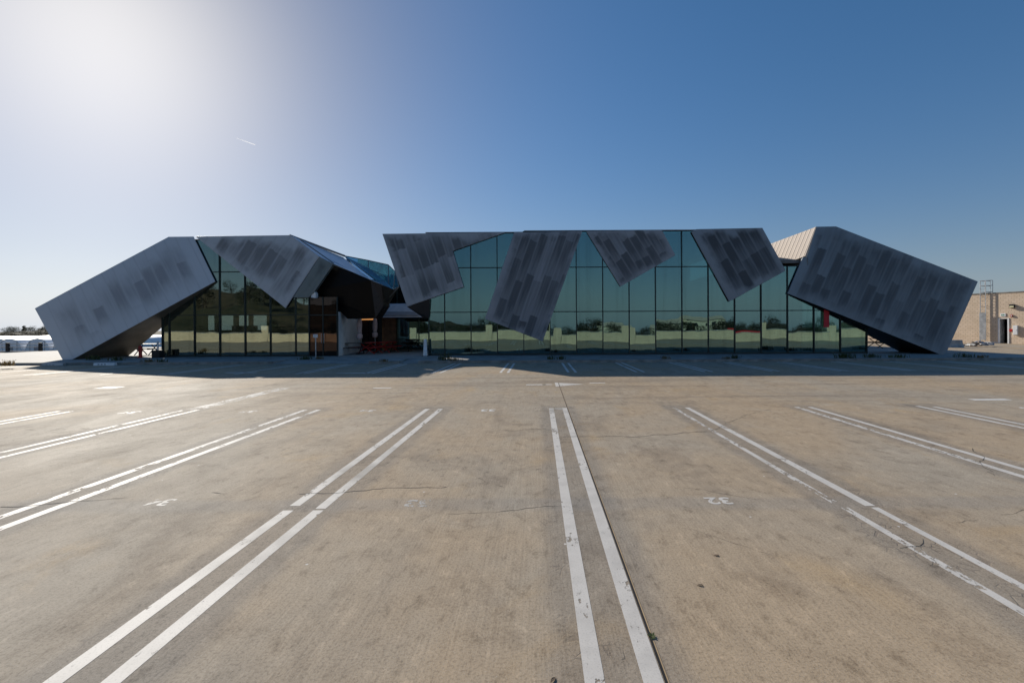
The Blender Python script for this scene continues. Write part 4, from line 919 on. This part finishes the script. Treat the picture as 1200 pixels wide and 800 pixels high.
m.prism([Vector((-.75, -.3, 0)), Vector((-.75, -.16, .28)), Vector((-.75, -.10, .62)), Vector((-.75, .10, .62)), Vector((-.75, .16, .28)), Vector((-.75, .3, 0))], (1.4, 0, .0)); m.build("block", M['conc'], t, loc=(0, 0, 0), bevel=.02)

# ------------------------------------------------------------------ what the glass mirrors: parapet, trees, houses behind the camera
t = thing("parapet_wall", "low tan block parapet along the near edge of the deck, mirrored in the glass", "wall", (0, -6.3, 0))
m = MB(); m.box(-74.9, 63.9, -6.6, -6.3, 0.002, 1.16); m.build("wall", M['parapet'], t, uvf=lambda q: (q.x, q.z))
m = MB(); m.box(-75, 64, -6.65, -6.25, 1.162, 1.24); m.build("cap", M['conc'], t, bevel=.01)
for x in (-38, -22, -6.5, 2.3, 12, 31, 40): m = MB(); m.box(x - .45, x + .45, -6.7, -6.24, .003, 2.15); m.build("pier", M['parapet'], t, uvf=lambda q: (q.x + q.y, q.z))
t = thing("red_board", "long red board lying on top of the parapet, mirrored in the glass", "board", (28.6, -6.45, 1.241)); m = MB(); m.box(-2.4, 2.4, -.05, .05, 0, .2); m.build("plank", M['red_sign'], t, loc=(0, 0, 0)); m = MB()
for x in (-2, 0, 2): m.box(x - .08, x + .08, -.09, .09, .2005, .23)
m.build("bracket", M['dark'], t, loc=(0, 0, 0))
rnd = random.Random(9)
for i in range(64):
    x = -110 + i * 4.2 + rnd.uniform(-2, 2); y = -96 + rnd.uniform(-14, 8); z = landz(x, y); tp = 2.5 + rnd.uniform(-.6, .8) + (1.6 if i % 9 == 4 else 0)
    if 30 < x < 62: tp = 2.3 + rnd.uniform(-.5, .2)
    tree("dark bushy tree beyond the parapet, mirrored in the glass", x, y, tp - z + .6, rnd.uniform(6, 9), 'abab'[i % 4], 'leaf_a', "trees mirrored in the glass")
for i in range(34):
    x = -290 + i * 6.4 + rnd.uniform(-4, 4); y = -185 + rnd.uniform(-25, 50); tree("olive scrub tree on the brown hill, mirrored in the glass", x, y, rnd.uniform(4, 8), rnd.uniform(5, 8), 'ab'[i % 2], 'leaf_b', "trees on the mirrored hill")
def house(lab, x, y, w_, h, d):
    z = landz(x, y); t = thing("house", lab, "house", (x, y, z), 0, "houses mirrored in the glass"); m = MB(); m.box(-w_ / 2, w_ / 2, -d, 0, 0, h); m.build("wall", M['house'], t, loc=(0, 0, 0))
    m = MB(); m.prism([Vector((-w_ / 2 - .4, .4, h + .003)), Vector((-w_ / 2 - .4, -d / 2, h + 1.5)), Vector((-w_ / 2 - .4, -d - .4, h + .003))], (w_ + .8, 0, 0)); m.build("roof", M['tile'], t, loc=(0, 0, 0))
    n = int(w_ / 3)
    for r_ in range(int(h // 2.8)):
        for k in range(n): xx = -w_ / 2 + (k + .5) * w_ / n; m = MB(); m.box(xx - .55, xx + .55, .004, .05, 1.0 + r_ * 2.8, 2.3 + r_ * 2.8); m.build("window", M['winglass'], t, loc=(0, 0, 0))
for lab, px, w_, h in (("long pale house mirrored in the glass below the third plate", 788, 20, 4.6), ("taller pale house mirrored in the glass below the fourth plate", 830, 16, 6.0), ("small pale house mirrored in the glass between the second and third plates", 716, 11, 4.2)):
    Vd = 57 + 120; house(lab, (px - CX) / FPX * Vd, -120, w_, h, 9)
# faint contrail far away
a0, a1 = P(277, 162, 6000), P(298, 169.5, 6000); m = MB(); m.tube(a0, a1, 2, 7, n=8); m.tube(a1, a1 + (a1 - a0) * .07, 7, 1, n=8)
t = NT("ice_trail"); tl = t.n("BsdfTranslucent"); t.set(tl.inputs[0], (1, 1, 1)); tp = t.n("BsdfTransparent"); mx = t.n("MixShader"); mx.inputs[0].default_value = .4
t.t.links.new(tp.outputs[0], mx.inputs[1]); t.t.links.new(tl.outputs[0], mx.inputs[2])
tag(m.build("contrail", t.done(mx.outputs[0])), "short faint white contrail in the sky above the pavilion", "contrail")
